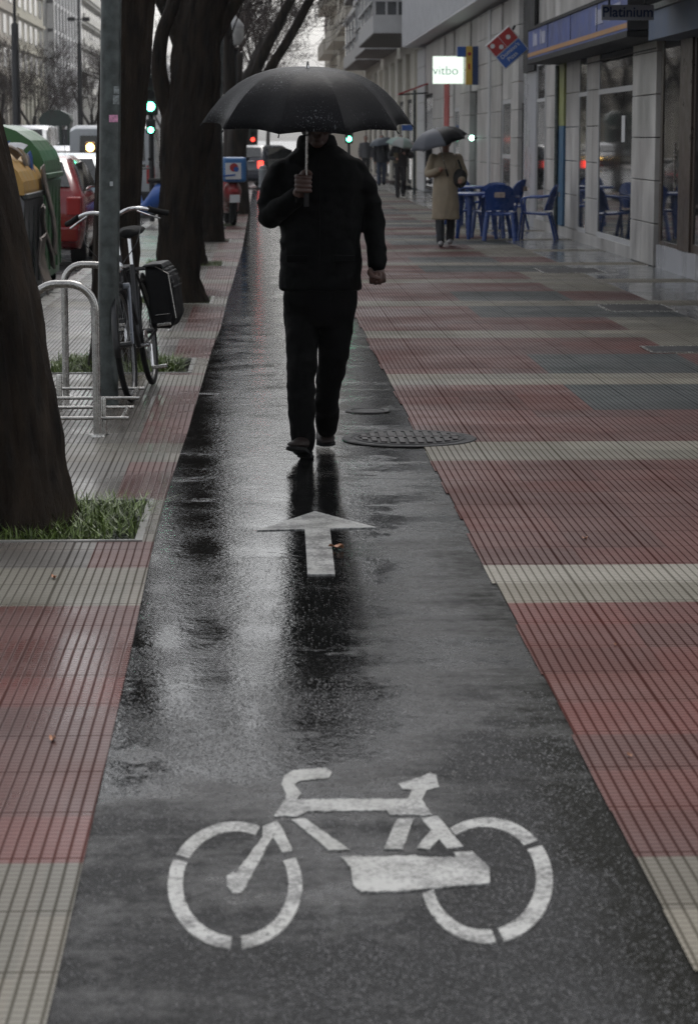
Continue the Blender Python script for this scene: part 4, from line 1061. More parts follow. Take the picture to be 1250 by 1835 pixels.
# awning box
y0, y1 = FY(1125, 4.28, 60), FY(946, 4.28, 60)
aw = part('awning_box', M_BLUE, ba, (4.28, F-.005, y0, y1, 2.80, 3.24))
part('trim', M_BRASS, aw, (4.272, 4.279, y0, y1, 2.83, 2.89)); part('trim', M_IRON, aw, (4.26, F-.01, y0-.01, y1+.01, 2.72, 2.795)); part('trim', M_IRON, aw, (4.26, F-.01, y0-.01, y1+.01, 3.245, 3.29))
part('end_cap', M_DARK, aw, (4.26, F-.01, y0-.03, y0-.012, 2.80, 3.24))
for k in (.25, .5, .75): part('trim', M_IRON, aw, (4.274, 4.2795, y0+(y1-y0)*k, y0+(y1-y0)*k+.03, 2.9, 3.24))
def text(s_, size, M, m, parent, name='lettering', ext=.004, bold=0.0, xs=1.0):
    cu = bpy.data.curves.new(name, 'FONT'); cu.body = s_; cu.size = size; cu.extrude = ext; cu.offset = bold; cu.align_x = 'CENTER'; cu.align_y = 'CENTER'
    o = bpy.data.objects.new('tmp', cu); col.objects.link(o); bpy.context.view_layer.update()
    me = bpy.data.meshes.new_from_object(o.evaluated_get(bpy.context.evaluated_depsgraph_get())); bpy.data.objects.remove(o)
    me.transform(M @ Matrix.Diagonal((xs, 1, 1, 1))); me.materials.clear(); me.materials.append(m)
    n = bpy.data.objects.new(name, me); col.objects.link(n); n.parent = parent; return n
# wall lettering reads along the facade seen from the street (facing -X)
MF = lambda x, y, z: Matrix.Translation((x, y, z)) @ Matrix.Rotation(R(-90), 4, 'Z') @ Matrix.Rotation(R(90), 4, 'X')
ME = lambda x, y, z: Matrix.Translation((x, y, z)) @ Matrix.Rotation(R(90), 4, 'X')
text('Bar', .34, MF(4.272, y1-1.7, 3.07), M_LILAC, aw, bold=.008) if False else None
for (k0, k1) in ((.06,.16),(.2,.27),(.78,.85),(.88,.94)):
    part('faded_lettering', M_LILAC, aw, (4.2745, 4.2795, y0+(y1-y0)*k0, y0+(y1-y0)*k1-.25, 2.98, 3.16), (4.2745, 4.2795, y0+(y1-y0)*k1-.2, y0+(y1-y0)*k1-.05, 2.98, 3.2))
# dusty awning of the near shop
ya, yb = 18.5, FY(1161, 4.45, 60)
a2 = part('awning', M_BLUED, ba, (4.45, F-.01, ya, yb, 2.66, 2.98)); part('awning_roller', M_GALV, a2, (4.42, F-.01, ya, yb+.02, 2.985, 3.05))
part('canopy', M_STONE2, ba, (3.35, F-.01, 18.5, FY(1030, 3.35, 5) if False else 26.9, 3.07, 3.14))
# notice on the glass
qn = P(1222, 215, FY(1222, F+.02)); part('notice', M_LILAC, ba, (F+.068, F+.076, FY(1221), FY(1208), 1.45, 2.0))
hd_ = part('door_handle', M_STEEL, ba, (F-.06, F-.035, FY(1216), FY(1216)+.04, .95, 1.5))
part('poster', M_WHITE, ba, (F-.004, F-.0005, FY(1118), FY(1112), 1.5, 1.85))
b = MB(); b.tube([(F-.05, FY(1001), .02), (F-.05, FY(1001), 2.7)], .035, n=10); b.build('downpipe', M_GALV, ba, smooth=60)
part('cable', M_JOINT, ba, (F-.05, F-.035, FY(1176), FY(1050), 2.62, 2.635))
finish(ba)
# hanging sign 'Platinium'
Yp = 26.4; a = P(1076, 36, Yp); c = P(1170, 9, Yp)
sg = empty('hanging_sign', ((a.x+c.x)/2, Yp, (a.z+c.z)/2), label='small grey hanging sign reading Platinium under the canopy at top right', cat='sign')
W = (c.x-a.x)/2; H = (c.z-a.z)/2
b = MB(); b.rbox(-W, W, -.03, .03, -H, H, .008); b.build('sign_board', mat('grey_sign_board', (.42,.44,.50), .5), sg)
text('Platinium', .150, ME(0, -.033, .0), M_NAVY, sg, bold=.003, xs=1.0)
b = MB(); b.box(-W*.7-.01,-W*.7+.01,-.01,.01,H,H+.09); b.box(W*.7-.01,W*.7+.01,-.01,.01,H,H+.09); b.build('bracket', M_IRON, sg)
# diamond pizza sign
Yd = 43.6; q = P(908, 85, Yd)
sg = empty('hanging_sign', (q.x, Yd, q.z), label='tilted square sign, red with white dots above and blue below, projecting from the facade', cat='sign')
sg.rotation_euler = (0, R(-41), 0)
S_ = .255
b = MB(); b.rbox(-S_-.02, S_+.02, .0, .10, -S_-.02, S_+.02, .01); b.build('sign_box', M_WHITE, sg)
b = MB(); b.box(-S_, -.005, -.012, -.001, .01, S_); b.box(.005, S_, -.012, -.001, .01, S_); b.build('red_field', M_RED2, sg)
b = MB(); b.box(-S_, S_, -.012, -.001, -S_, -.01); b.build('blue_field', M_SIGNBLUE, sg)
b = MB()
for (x, z) in ((-.185,.19),(-.075,.075),(.13,.13)): b.lathe([(0,.0),(.042,.0),(.042,.006)], c=(x,-.014,z), n=20, M=Matrix.Rotation(R(90),4,'X'))
b.build('white_dot', M_WHITE, sg)
text("Domino's", .105, ME(0,-.016,-.075), M_WHITE, sg); text('Pizza', .105, ME(-.03,-.016,-.18), M_WHITE, sg)
b = MB(); b.tube([(.36,.05,.2),(.1,.05,.1)], .02, n=8); b.build('bracket', M_IRON, sg)
# lit white sign and the yellow and blue box sign
Yv = 58; a = P(775, 150, Yv); c = P(832, 101, Yv)
sg = empty('illuminated_sign', ((a.x+c.x)/2, Yv, (a.z+c.z)/2), label='lit white box sign with thin teal lettering projecting over the pavement', cat='sign')
W = (c.x-a.x)/2; H = (c.z-a.z)/2
b = MB(); b.rbox(-W,W,-.06,.06,-H,H,.01); b.build('light_box', M_LIT, sg)
text('vitbo', .30, ME(-.08,-.064,-.02), M_LETTER, sg, bold=-.004)
b = MB(); b.box(W, W+.25,-.02,.02,-.05,.05); b.build('bracket', M_IRON, sg)
Yb = 54; a = P(822, 152, Yb); c = P(857, 83, Yb)
sg = empty('box_sign', ((a.x+c.x)/2, Yb, (a.z+c.z)/2), label='tall yellow and navy box sign just right of the lit white sign', cat='sign')
W = (c.x-a.x)/2; H = (c.z-a.z)/2
b = MB(); b.rbox(W*.35,W,-.08,.12,-H,H,.01); b.build('navy_panel', M_NAVY, sg)
b = MB(); b.rbox(-W*.3,W*.33,-.09,.12,-H,H,.01); b.build('yellow_panel', M_YEL, sg)
b = MB(); b.rbox(-W*1.2,-W*.32,-.05,.10,H*.45,H*.98,.01); b.build('blue_panel', M_SIGNBLUE, sg)
b = MB(); b.lathe([(0,0),(.04,0),(.04,.006)], c=(W*.02,-.095,H*.6), n=16, M=Matrix.Rotation(R(90),4,'X')); b.box(-.02,.02,-.1,-.092,-H*.2,H*.1); b.build('red_emblem', M_RED2, sg)

# building B, white ribbed overhang
yB0, yB1 = FY(936)+.02, 75.0
bb = empty('arcade_building', (F, 60, 0), label='pale building with white ribbed upper storey overhanging narrow windows, beyond the pizza sign', cat='building')
part('wall', M_STONE2, bb, (F+.2, F+8, yB0, yB1, 0, 4.3))
part('dark_slot', M_DARK, bb, (F+.05, F+.19, Y(935), Y(929), .2, 2.2))
pilaster(bb, Y(929), Y(916), 0, 4.2, proud=.1); shopwin(bb, Y(915), Y(899), .2, 2.3, M_WHITEP, .08, transom=1.2, glass=M_GLASSW)
part('lintel', M_STONE, bb, (F+.0, F+.19, Y(915), Y(899), 2.31, 4.2))
pilaster(bb, Y(898), Y(880), 0, 4.2, proud=.1); part('white_strip', M_WHITEP, bb, (F-.05, F+.19, Y(879.5), Y(876), 0, 4.2)); pilaster(bb, Y(875), Y(856), 0, 4.2, proud=.1)
part('door_recess', M_DARK, bb, (F+.1, F+.19, Y(855), Y(843), 0, 2.6)); dr_ = part('door', M_GLASS, bb, (F+.06, F+.09, Y(854), Y(844), .1, 2.3)); part('lintel', M_STONE, bb, (F+.0, F+.19, Y(855), Y(843), 2.61, 4.2))
pilaster(bb, Y(842), Y(824), 0, 4.2, proud=.1); shopwin(bb, Y(823), Y(814), .2, 2.3, M_WHITEP, .1, transom=1.6, glass=M_GLASSW); part('lintel', M_STONE, bb, (F+.0, F+.19, Y(823), Y(814), 2.31, 4.2)); pilaster(bb, Y(813), Y(806), 0, 4.2, proud=.1)
part('red_panel', M_RED2, bb, (F-.04, F+.19, Y(805), Y(797), 0, 3.1)); part('lintel', M_STONE, bb, (F+.0, F+.19, Y(805), Y(797), 3.11, 4.2))
pilaster(bb, Y(796), Y(776), 0, 4.2, proud=.1); shopwin(bb, Y(775), Y(762), .1, 2.8, M_IRON, .1); part('lintel', M_STONE, bb, (F+.0, F+.19, Y(775), Y(762), 2.81, 4.2)); pilaster(bb, Y(761), yB1, 0, 4.2, m=M_WHITEP, proud=.1)
XB = 4.32
fb = part('fascia', M_RIBBED, bb, (XB, F+8, yB0, yB1, 4.28, 6.6))
b = MB()
yv = yB0 + .2
while yv < yB1: b.box(XB-.03, XB-.001, yv, yv+.06, 4.33, 6.55); yv += .42
b.build('ribs', M_RIBBED, fb)
upper(bb, yB0, yB1, 6.6, 20, XB, M_STONE)
finish(bb)
lamp = empty('signal_reflection', (F-.06, Y(849), 1.56), label='small round pale green glow added as a traffic light reflection in a dark doorway', cat='lamp')  # added glowing ball stands for a traffic light reflected in the door glass
b = MB(); b.ell((0,0,0),(.06,.05,.06)); b.build('reflection_glow', M_LWG, lamp, smooth=180); b = MB(); b.rbox(.04,.12,-.03,.03,-.03,.03,.008); b.build('bracket', M_IRON, lamp)
# red striped awning and vertical blue sign
o = empty('awning', (4.5, 71, 2.95), label='small red and white awning beyond the lit sign', cat='awning')
for k in range(4): b = MB(); b.prism([(-.55,-.12),(.3,.18),(.3,.14),(-.55,-.17)], -.5+.25*k, -.26+.25*k, 'y'); b.build('stripe', M_RED2 if k % 2 == 0 else M_WHITE, o)
b = MB(); b.tube([V((-.5,-.5,-.15)),V((.3,-.5,-.1))], .015, n=6); b.tube([V((-.5,.5,-.15)),V((.3,.5,-.1))], .015, n=6); b.build('support_arm', M_IRON, o)
o = empty('vertical_sign', (P(755,30,74).x, 74, P(755,60,74).z), label='narrow vertical blue sign at the end of the ribbed overhang', cat='sign')
b = MB(); b.rbox(-.08,.1,-.05,.05,0,2.2,.01); b.build('sign_board', M_NAVY, o); b = MB(); b.rbox(-.22,-.09,-.04,.04,0,.4,.01); b.build('red_end', M_RED2, o)
b = MB(); b.box(.1,.3,-.01,.01,.3,.34); b.build('bracket', M_IRON, o)

# building C with overhanging balconies
bc = empty('balcony_building', (F, 90, 0), label='cream apartment building with white glazed balconies jutting over the pavement', cat='building')
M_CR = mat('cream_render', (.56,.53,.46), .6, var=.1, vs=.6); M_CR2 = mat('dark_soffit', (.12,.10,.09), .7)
part('wall', M_CR, bc, (F+.12, F+9, 75.01, 118, 0, 24))
for k in range(9):
    yv = 76.5 + k*4.6; pilaster(bc, yv, yv+1.2, 0, 4.3, m=M_CR, step=1.4, proud=.1)
    if k < 8: shopwin(bc, yv+1.5, yv+4.3, .1, 2.8, M_IRON, .12, x=F+.03)
for (ya, yb, x0) in ((75.6, 87, 3.45), (89, 99, 3.75), (101, 116, 3.9)):
    for fl in range(5):
        z = 4.75 + fl*3.0
        bp = part('balcony', M_WHITEP, bc, (x0, F+.115, ya, yb, z, z+.55))
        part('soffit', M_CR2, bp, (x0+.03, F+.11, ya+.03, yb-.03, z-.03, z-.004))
        part('slab', M_WHITEP, bp, (x0-.05, F+.115, ya-.05, yb+.05, z+2.0, z+2.22)); part('rail', M_WHITEP, bp, (x0-.04, F+.11, ya-.04, yb+.04, z+.95, z+1.01))
        part('glazing', M_GLASSW, bp, (x0+.08, F+.11, ya+.06, yb-.06, z+.55, z+2.0))
        bx = [(x0-.02, x0+.07, ya-.02+ (yb-ya)*i/4, ya+.07+(yb-ya)*i/4, z+.55, z+2.0) for i in range(4)] + [(x0+.07+(F-x0)*i/4-.03, x0+.07+(F-x0)*i/4+.03, ya-.02, ya+.05, z+.55, z+2.0) for i in range(1,4)]
        for q in (bx if fl < 1 else []): part('balcony_post', M_WHITEP, bp, q)
finish(bc)
# building D, farther along, and E closing the street
bd_ = empty('apartment_building', (F, 140, 0), label='pale building continuing the right hand row beyond the balconies', cat='building')
part('wall', M_CR, bd_, (F+.3, F+12, 119, 190, 0, 26)); 
for k in range(12): part('balcony', M_CR, bd_, (F-.6, F+.29, 122+(k%3)*22, 138+(k%3)*22, 4+(k//3)*3.2, 5+(k//3)*3.2))
finish(bd_)
be_ = empty('apartment_building', (14, 262, 0), label='distant cream block with brown window bands against the sky', cat='building')
x0 = P(593, 50, 250).x
part('wall', mat('far_cream', (.40,.37,.30), .7), be_, (x0, x0+22, 250, 275, 0, 34))
for k in range(11):
    part('window_band', mat('brown_blinds', (.14,.07,.05), .6, var=.3, vs=.8), be_, (x0-.12, x0+9, 249.85, 249.99, 2.0+k*2.75, 3.45+k*2.75), (x0-.12, x0-.01, 250, 272, 2.0+k*2.75, 3.45+k*2.75))
    part('parapet', mat('far_cream_band', (.44,.40,.31), .7), be_, (x0-.5, x0+9, 249.2, 249.8, 3.5+k*2.75, 4.75+k*2.75))
finish(be_)

# ------------------------------------------------------------------ buildings across the avenue
XL = -23.0
def left_building(y0_, y1_, wall, label, style, h=26):
    o = empty('apartment_building', (XL, (y0_+y1_)/2, 0), label=label, cat='building')
    part('wall', wall, o, (XL-12, XL, y0_, y1_, 0, h))
    fh = 3.0; n = 0
    part('ground_floor_arcade', M_GLASSW, o, (XL+.001, XL+.05, y0_+1, y1_-1, .3, 5.4)); 
    b = MB(); k = y0_
    while k < y1_: b.box(XL+.05, XL+.5, k, k+1.1, 0, 7.0); k += 4.2
    b.build('column', wall, o)
    for fl in range(int((h-7)/fh)):
        z = 7.2 + fl*fh
        part('floor_band', M_WHITEP if style == 'fins' else wall, o, (XL+.06, XL+(.7 if style != 'flat' else .25), y0_, y1_, z-.3, z+.05))
        k = y0_ + 1.0
        while k < y1_ - 1.2:
            if n >= 96: break
            if style == 'fins': part('window', M_GLASSW, o, (XL+.01, XL+.06, k, k+2.4, z+.1, z+2.5)); k += 4.4
            elif style == 'balcony': part('window', M_GLASSW, o, (XL+.01, XL+.06, k, k+3.6, z+.9, z+2.5)); k += 5.2
            else: part('window', M_GLASSW, o, (XL+.01, XL+.06, k, k+2.6, z+.7, z+2.4)); k += 5.5
            n += 1
        if style == 'balcony': part('balcony', wall, o, (XL+.71, XL+.95, y0_+.5, y1_-.5, z+.051, z+.9))
    if style == 'fins':
        b = MB(); k = y0_
        while k < y1_: b.box(XL+.08, XL+.85, k, k+.9, 6.9, h); k += 4.4
        b.build('fin', M_WHITEP, o)
    finish(o); return o
left_building(110, 232, mat('beige_facade', (.34,.31,.26), .7, vs=.2), 'beige apartment building at the far left across the avenue', 'flat')
o = left_building(234, 262, mat('olive_cream_facade', (.40,.38,.30), .7, vs=.2), 'cream building with a blank strip of wall left of the white fins', 'flat')
left_building(266, 308, mat('white_facade', (.50,.50,.50), .6, vs=.2), 'white building with tall vertical fins across the avenue', 'fins', 30)
left_building(310, 356, mat('cream_facade', (.44,.43,.39), .6, vs=.2), 'cream building with deep balconies right of the white fins', 'balcony')
left_building(360, 470, mat('grey_facade', (.30,.30,.30), .6, vs=.2), 'grey distant building seen between the tree trunks', 'balcony', 24)
left_building(475, 640, mat('pale_grey_facade', (.36,.36,.36), .6, vs=.2), 'farthest pale building on the left side of the avenue', 'flat', 20)

# ------------------------------------------------------------------ plastic chairs and tables
M_PB = mat('blue_plastic', (.013,.048,.20), .28, var=.12, vs=6)
def chair(loc_, rz, lb):
    c = empty('plastic_chair', (*loc_, 0), rz, label=lb, cat='chair', group='blue plastic chairs outside the cafe')
    # faces +Y ; seat .43
    b = MB(); rings = []
    for (y_, ww, z) in ((-.22,.19,.42),(-.1,.205,.42),(.1,.215,.43),(.2,.21,.44),(.23,.20,.42)):
        rings.append([V((-ww,y_,z)),V((-ww*.5,y_,z-.012)),V((0,y_,z-.016)),V((ww*.5,y_,z-.012)),V((ww,y_,z)),V((ww,y_,z-.03)),V((0,y_,z-.04)),V((-ww,y_,z-.03))])
    b.loft(rings); b.build('seat', M_PB, c, smooth=40)
    b = MB(); rings = []
    n = 10
    for k in range(n + 1):
        t = k / n; a = (t - .5) * 2
        zt = .86 - .10 * a*a*a*a - .03*a*a; x = a * .235; yb = -.22 - .10 + .10*a*a
        rings.append([V((x*.85, yb+.09, .46)), V((x, yb, zt)), V((x, yb-.022, zt)), V((x*.85, yb+.068, .46))])
    b.loft(rings); bk = b.build('backrest', M_PB, c, smooth=50)
    for s in (-1, 1):
        b = MB(); b.tube(smooth_path([(s*.215,.2,.43),(s*.235,.225,.25),(s*.26,.25,0)],4), [.034]*9, n=8, flat=.6); b.build('leg', M_PB, c, smooth=60)
        b = MB(); b.tube(smooth_path([(s*.19,-.2,.43),(s*.21,-.25,.25),(s*.235,-.31,0)],4), [.034]*9, n=8, flat=.6); b.build('leg', M_PB, c, smooth=60)
        b = MB(); b.tube(smooth_path([(s*.225,-.20,.68),(s*.265,-.05,.665),(s*.27,.14,.66),(s*.25,.21,.60),(s*.225,.2,.44)],4), .023, n=8, flat=.7); b.build('armrest', M_PB, c, smooth=60)
    b = MB(); b.rbox(-.08,.08,-.345,-.338,.66,.74,.003); b.build('emblem', mat('faded_emblem', (.35,.28,.24), .5, var=.5, vs=20), bk)
    return c
def table(loc_, lb):
    t = empty('plastic_table', (*loc_, 0), .3, label=lb, cat='table', group='blue plastic tables outside the cafe')
    b = MB(); b.lathe([(0,.72),(.42,.72),(.44,.71),(.44,.68),(.40,.67),(0,.68)], n=30); b.build('tabletop', M_PB, t, smooth=40)
    for k in range(4):
        a = math.pi/4 + k*math.pi/2; b = MB(); b.tube([(.26*math.cos(a),.26*math.sin(a),.69),(.33*math.cos(a),.33*math.sin(a),0)], [.055,.03], n=8, flat=.6); b.build('leg', M_PB, t, smooth=60)
    return t
q = G(964, 432); chair((q.x, q.y + .3), R(78), 'blue plastic chair standing alone at right, side on, facing left')
q = G(899, 432); c_ = chair((q.x, q.y + .3), R(-8), 'dark blue plastic chair turned with its emblem back to the camera')
q = G(858, 430); table((q.x, q.y + .45), 'near round blue plastic table between the chairs')
q = G(828, 425); chair((q.x, q.y + .3), R(-68), 'blue plastic chair left of the tables, beside the person in the beige coat')
q = G(868, 408); table((q.x-.1, q.y + .5), 'far round blue plastic table behind the near one')
q = G(912, 414); chair((q.x, q.y + .5), R(60), 'blue plastic chair pushed in between the tables and the wall')
q = G(838, 404); chair((q.x, q.y + .5), R(-150), 'farthest blue plastic chair, half hidden by the far table')
q = G(882, 426); chair((q.x, q.y + .2), R(160), 'blue plastic chair tucked under the near table')

# ------------------------------------------------------------------ umbrellas
def umbrella(pos, Rad, H, nrib, rot, tilt, mats, label, shaft=.7, lowf=None, droop=0, handle=True, group='umbrellas'):
    u = empty('umbrella', pos, label=label, cat='umbrella', group=group)
    Mx = Matrix.Rotation(tilt[0], 4, 'X') @ Matrix.Rotation(tilt[1], 4, 'Y')
    if not isinstance(mats, (list, tuple)): mats = [mats]
    b = MB(); nr = 12; ns = 8
    def pt(t, a, side):      # t 0..1 from apex to rim; side: 0 at ribs .. 1 mid-panel
        r = Rad * t; z = -H * (.15 * t * t + .85 * t ** 3.2)
        sc_ = 1 - side * (.055 + .055 * t ** 4); z2 = z + .02 * side * t ** 3 * Rad
        return Mx @ V((r * sc_ * math.cos(a), r * sc_ * math.sin(a), z2))
    n = nrib * ns; rings = []
    for k in range(1, nr + 1):
        t = k / nr; ring = []
        for i in range(n):
            a = rot + 2 * math.pi * i / n; f_ = (i % ns) / ns; side = math.sin(math.pi * f_) 
            ring.append(pt(t, a, side))
        rings.append(ring)
    b.loft(rings, cap=False); apex = Mx @ V((0,0,0)); base = len(b.v); b.v.append(tuple(apex))
    for i in range(n): b.f.append((base, (i+1) % n, i)); b.mi.append(0)
    if len(mats) > 1:
        for fi, f_ in enumerate(b.f):
            i = min(f_[0], f_[1]) % n if fi < (nr-1)*n else f_[2] % n
            b.mi[fi] = (i // ns) % len(mats)
    cn = b.build('canopy', list(mats), u, smooth=15)
    sm = cn.modifiers.new('t', 'SOLIDIFY'); sm.thickness = .0015
    b = MB()
    for i in range(nrib):
        a = rot + 2*math.pi*i/nrib
        b.tube([pt(t/8, a, 0) - V((0,0,.006)) for t in range(0, 9)] , .0022, n=4)
        tip = pt(1, a, 0); b.tube([tip - V((0,0,.004)), tip + (tip - pt(.9, a, 0)).normalized()*.018], .0038, n=5)
        m_ = pt(.5, a, 0); b.tube([m_ - V((0,0,.01)), Mx @ V((0,0,-H*1.25))], .0018, n=4)
    b.build('ribs', M_BLACKM, u)
    b = MB(); b.tube([Mx @ V((0,0,.015)), Mx @ V((0,0,-shaft))], .006, n=8); b.build('shaft', M_STEEL, u)
    b = MB(); b.tube([Mx @ V((0,0,-.005)), Mx @ V((0,0,.012)), Mx @ V((.0,0,.03))], [.011,.007,.005], n=8); b.build('ferrule', M_CHROME, u)
    if handle:
        b = MB(); b.tube([Mx @ V((0,0,-shaft+.02)), Mx @ V((0,0,-shaft-.09))], .012, n=8); b.build('handle', M_BLACKM, u)
    return u
def umb_mat(name, c, drops=.5):
    m, nt, b = newmat(name)
    tc = nt.nodes.new('ShaderNodeTexCoord'); v = tc.outputs['Object']
    d = noise_(nt, v, 130, 2, .6); pch = noise_(nt, v, 4.5, 3)
    dm = math_(nt, 'MULTIPLY', mapr(nt, d, .60, .68, 0, 1), mapr(nt, pch, .46, .64, .08, 1))
    mp = nt.nodes.new('ShaderNodeMapping'); mp.inputs['Scale'].default_value = (1, 1, .12); nt.links.new(v, mp.inputs['Vector'])
    st = math_(nt, 'MULTIPLY', mapr(nt, noise_(nt, mp.outputs[0], 70, 2), .64, .70, 0, 1), mapr(nt, noise_(nt, v, 5.7, 3), .55, .68, 0, 1))
    dm = math_(nt, 'MAXIMUM', dm, st)
    cc = mixc(nt, math_(nt, 'MULTIPLY', dm, drops), c, (.30,.31,.33)); nt.links.new(cc, b.inputs['Base Color'])
    nt.links.new(mapr(nt, dm, 0, 1, .5, .15), b.inputs['Roughness'])
    b.inputs['Sheen Weight'].default_value = .03; b.inputs['Sheen Roughness'].default_value = .4; b.inputs['Specular IOR Level'].default_value = .10
    bn = nt.nodes.new('ShaderNodeBump'); bn.inputs['Strength'].default_value = .3; bn.inputs['Distance'].default_value = .004
    nt.links.new(noise_(nt, v, 40, 4), bn.inputs['Height']); nt.links.new(bn.outputs[0], b.inputs['Normal'])
    return m
M_UMB = umb_mat('black_umbrella_fabric', (.0045,.0045,.0055))
YM = 11.95
ap = P(551, 121, YM - .30)
umbrella(ap, .500, .262, 10, R(-90-52), (R(6.5), R(.6)), M_UMB, 'large black ten-ribbed umbrella beaded with rain, held by the man in black', shaft=.57, group=None)

# ------------------------------------------------------------------ people
M_SKIN = mat('skin', (.05,.022,.015), .55, var=.12, vs=18)
M_SKIN2 = mat('skin_paler', (.33,.18,.13), .5)  # even skin colour of the other pedestrians, paler than the man's
def oval(c, rx, ry, n=18, tilt=0):
    return [V((c[0] + rx*math.cos(2*math.pi*i/n), c[1] + ry*math.sin(2*math.pi*i/n), c[2] + tilt*math.sin(2*math.pi*i/n))) for i in range(n)]
def limb(b, pts, rad, n=14, k=4):
    b.tube(smooth_path(pts, k), smooth_r(rad, k), n=n)
    for p, r_ in ((pts[0], rad[0]), (pts[-1], rad[-1])): b.ell(p, (r_, r_, r_), nu=12, nv=8)
def head(b, c, s=1.0):
    # face looks to -Y
    c = V(c)
    b.ell(c + V((0,.012,.03))*s, (.074*s,.092*s,.095*s)); b.ell(c + V((0,-.022,-.055))*s, (.056*s,.066*s,.062*s)); b.ell(c + V((0,-.060,-.095))*s, (.030*s,.026*s,.022*s))
    b.ell(c + V((0,-.092,-.018))*s, (.013*s,.020*s,.028*s), M=Matrix.Rotation(R(-14),3,'X')); b.ell(c + V((0,-.104,-.038))*s, (.018*s,.012*s,.012*s))
    b.ell(c + V((0,-.080,.022))*s, (.052*s,.018*s,.010*s)); b.ell(c + V((0,-.083,-.066))*s, (.024*s,.012*s,.007*s)); b.ell(c + V((0,-.081,-.078))*s, (.021*s,.012*s,.008*s))
    for q in (-1, 1):
        b.ell(c + V((q*.042,-.066,-.03))*s, (.022*s,.020*s,.022*s)); b.ell(c + V((q*.077,.012,-.01))*s, (.009*s,.020*s,.032*s))
def eyes_hair(par, c, s, hairm, eye=True):
    c = V(c)
    if eye:
        b = MB()
        for q in (-1, 1): b.ell(c + V((q*.030,-.082,.004))*s, (.012*s,.008*s,.008*s))
        b.build('eyes', M_DARK, par, smooth=180)
        b = MB()
        for q in (-1, 1): b.ell(c + V((q*.031,-.094,.023))*s, (.020*s,.006*s,.004*s))
        b.build('eyebrows', hairm, par, smooth=180)
    b = MB(); b.ell(c + V((0,.030,.045))*s, (.082*s,.093*s,.092*s)); b.ell(c + V((0,.05,-.02))*s, (.078*s,.065*s,.07*s))
    h = b.build('hair', hairm, par, smooth=180); remesh(h, .008*s, 1, fold_disp(.004, 30))
def fist(b, wrist, d, side, thumb, s=1.0, grip=None):
    """wrist point, d = direction of the hand, side = across the knuckles, thumb = +1/-1 on which end of side."""
    w_ = V(wrist); d = V(d).normalized(); side = (V(side) - d*V(side).dot(d)).normalized(); pal = d.cross(side).normalized()
    b.tube([w_ - d*.02, w_ + d*.03, w_ + d*.075, w_ + d*.092], [.026*s,.032*s,.038*s,.030*s], n=12, flat=.62) if False else None
    def pp(a, b_, c_): return w_ + d*(a*s) + side*(b_*s) + pal*(c_*s)
    rings = []
    for (a, hw, hh) in ((-.02,.026,.020),(.02,.033,.019),(.06,.041,.017),(.088,.041,.014)):
        rings.append([pp(a, hw*math.cos(t), hh*math.sin(t)) for t in [2*math.pi*i/14 for i in range(14)]])
    b.loft(rings)
    lens = (.036,.041,.038,.030)
    for k in range(4):
        x = (.030 - .020*k) * thumb; L = lens[k]
        if grip == 'shaft': pts = [pp(.080,x,.002), pp(.090+L*.45,x,.010), pp(.088+L*.35,x,.036), pp(.065,x,.044), pp(.052,x,.032)]
        else: pts = [pp(.080,x,.0), pp(.092+L*.4,x,.006), pp(.092+L*.15,x,.036), pp(.060,x,.036), pp(.052,x,.020)]
        b.tube(smooth_path(pts, 3), smooth_r([.0105,.0100,.0095,.0085,.0075], 3), n=8)
        for q in (pts[0], pts[-1]): b.ell(q, (.0085,.0085,.0085), nu=8, nv=6)
    tp = [pp(.015,.030*thumb,.008), pp(.045,.048*thumb,.022), pp(.072,.036*thumb,.042), pp(.082,.012*thumb,.050)]
    b.tube(smooth_path(tp, 3), smooth_r([.014,.013,.011,.009], 3), n=9); b.ell(tp[-1], (.009,.009,.009), nu=8, nv=6)

# --- the man in black
mo = G(565, 815); mo.z = 0
man_ = empty('person', (mo.x, YM, 0), label='man in black jacket and trousers walking towards the camera under a black umbrella', cat='person')
def mp_(px, py, dy=0.0):
    p = P(px, py, YM + dy); return V((p.x - mo.x, dy, p.z))
fl_ = G(543, 825); fr_ = G(588, 800)
dL = -.26; dR = .20
b = MB()
hc = mp_(568, 222, -.01); head(b, hc)
limb(b, [hc + V((0,.02,-.06)), mp_(568, 275, .03)], [.058,.065])
# torso and limbs under the clothes
b.loft([oval(mp_(567,285,.02),.09,.07), oval(mp_(567,306,.02),.15,.08), oval(mp_(567,380,.02),.16,.09), oval(mp_(568,460,.02),.15,.10), oval(mp_(568,520,.02),.16,.10)])
SL = mp_(508,308,.02); EL = mp_(487,385,-.02); WL = mp_(533,348,-.20)
SR = mp_(632,312,.02); ER = mp_(672,395,.05); WR = mp_(677,478,-.03)
limb(b, [SL, EL, WL], [.045,.038,.026]); limb(b, [SR, ER, WR], [.045,.036,.026])
hL, kL, aL = mp_(543,560,.02), mp_(541,640,-.10), mp_(542,790,dL+.05)
hR, kR, aR = mp_(600,560,.02), mp_(597,640,.0), mp_(587,766,dR+.0)
limb(b, [hL,kL,mp_(540,700,-.16),aL], [.06,.05,.045,.038]); limb(b, [hR,kR,mp_(587,700,.06),aR], [.06,.048,.042,.036])
SH = mp_(546, 335, -.22)
fist(b, mp_(536,352,-.19), V((.16,-.55,.75)), V((.5,.6,.5)), 1, 1.0, grip='shaft') if False else None
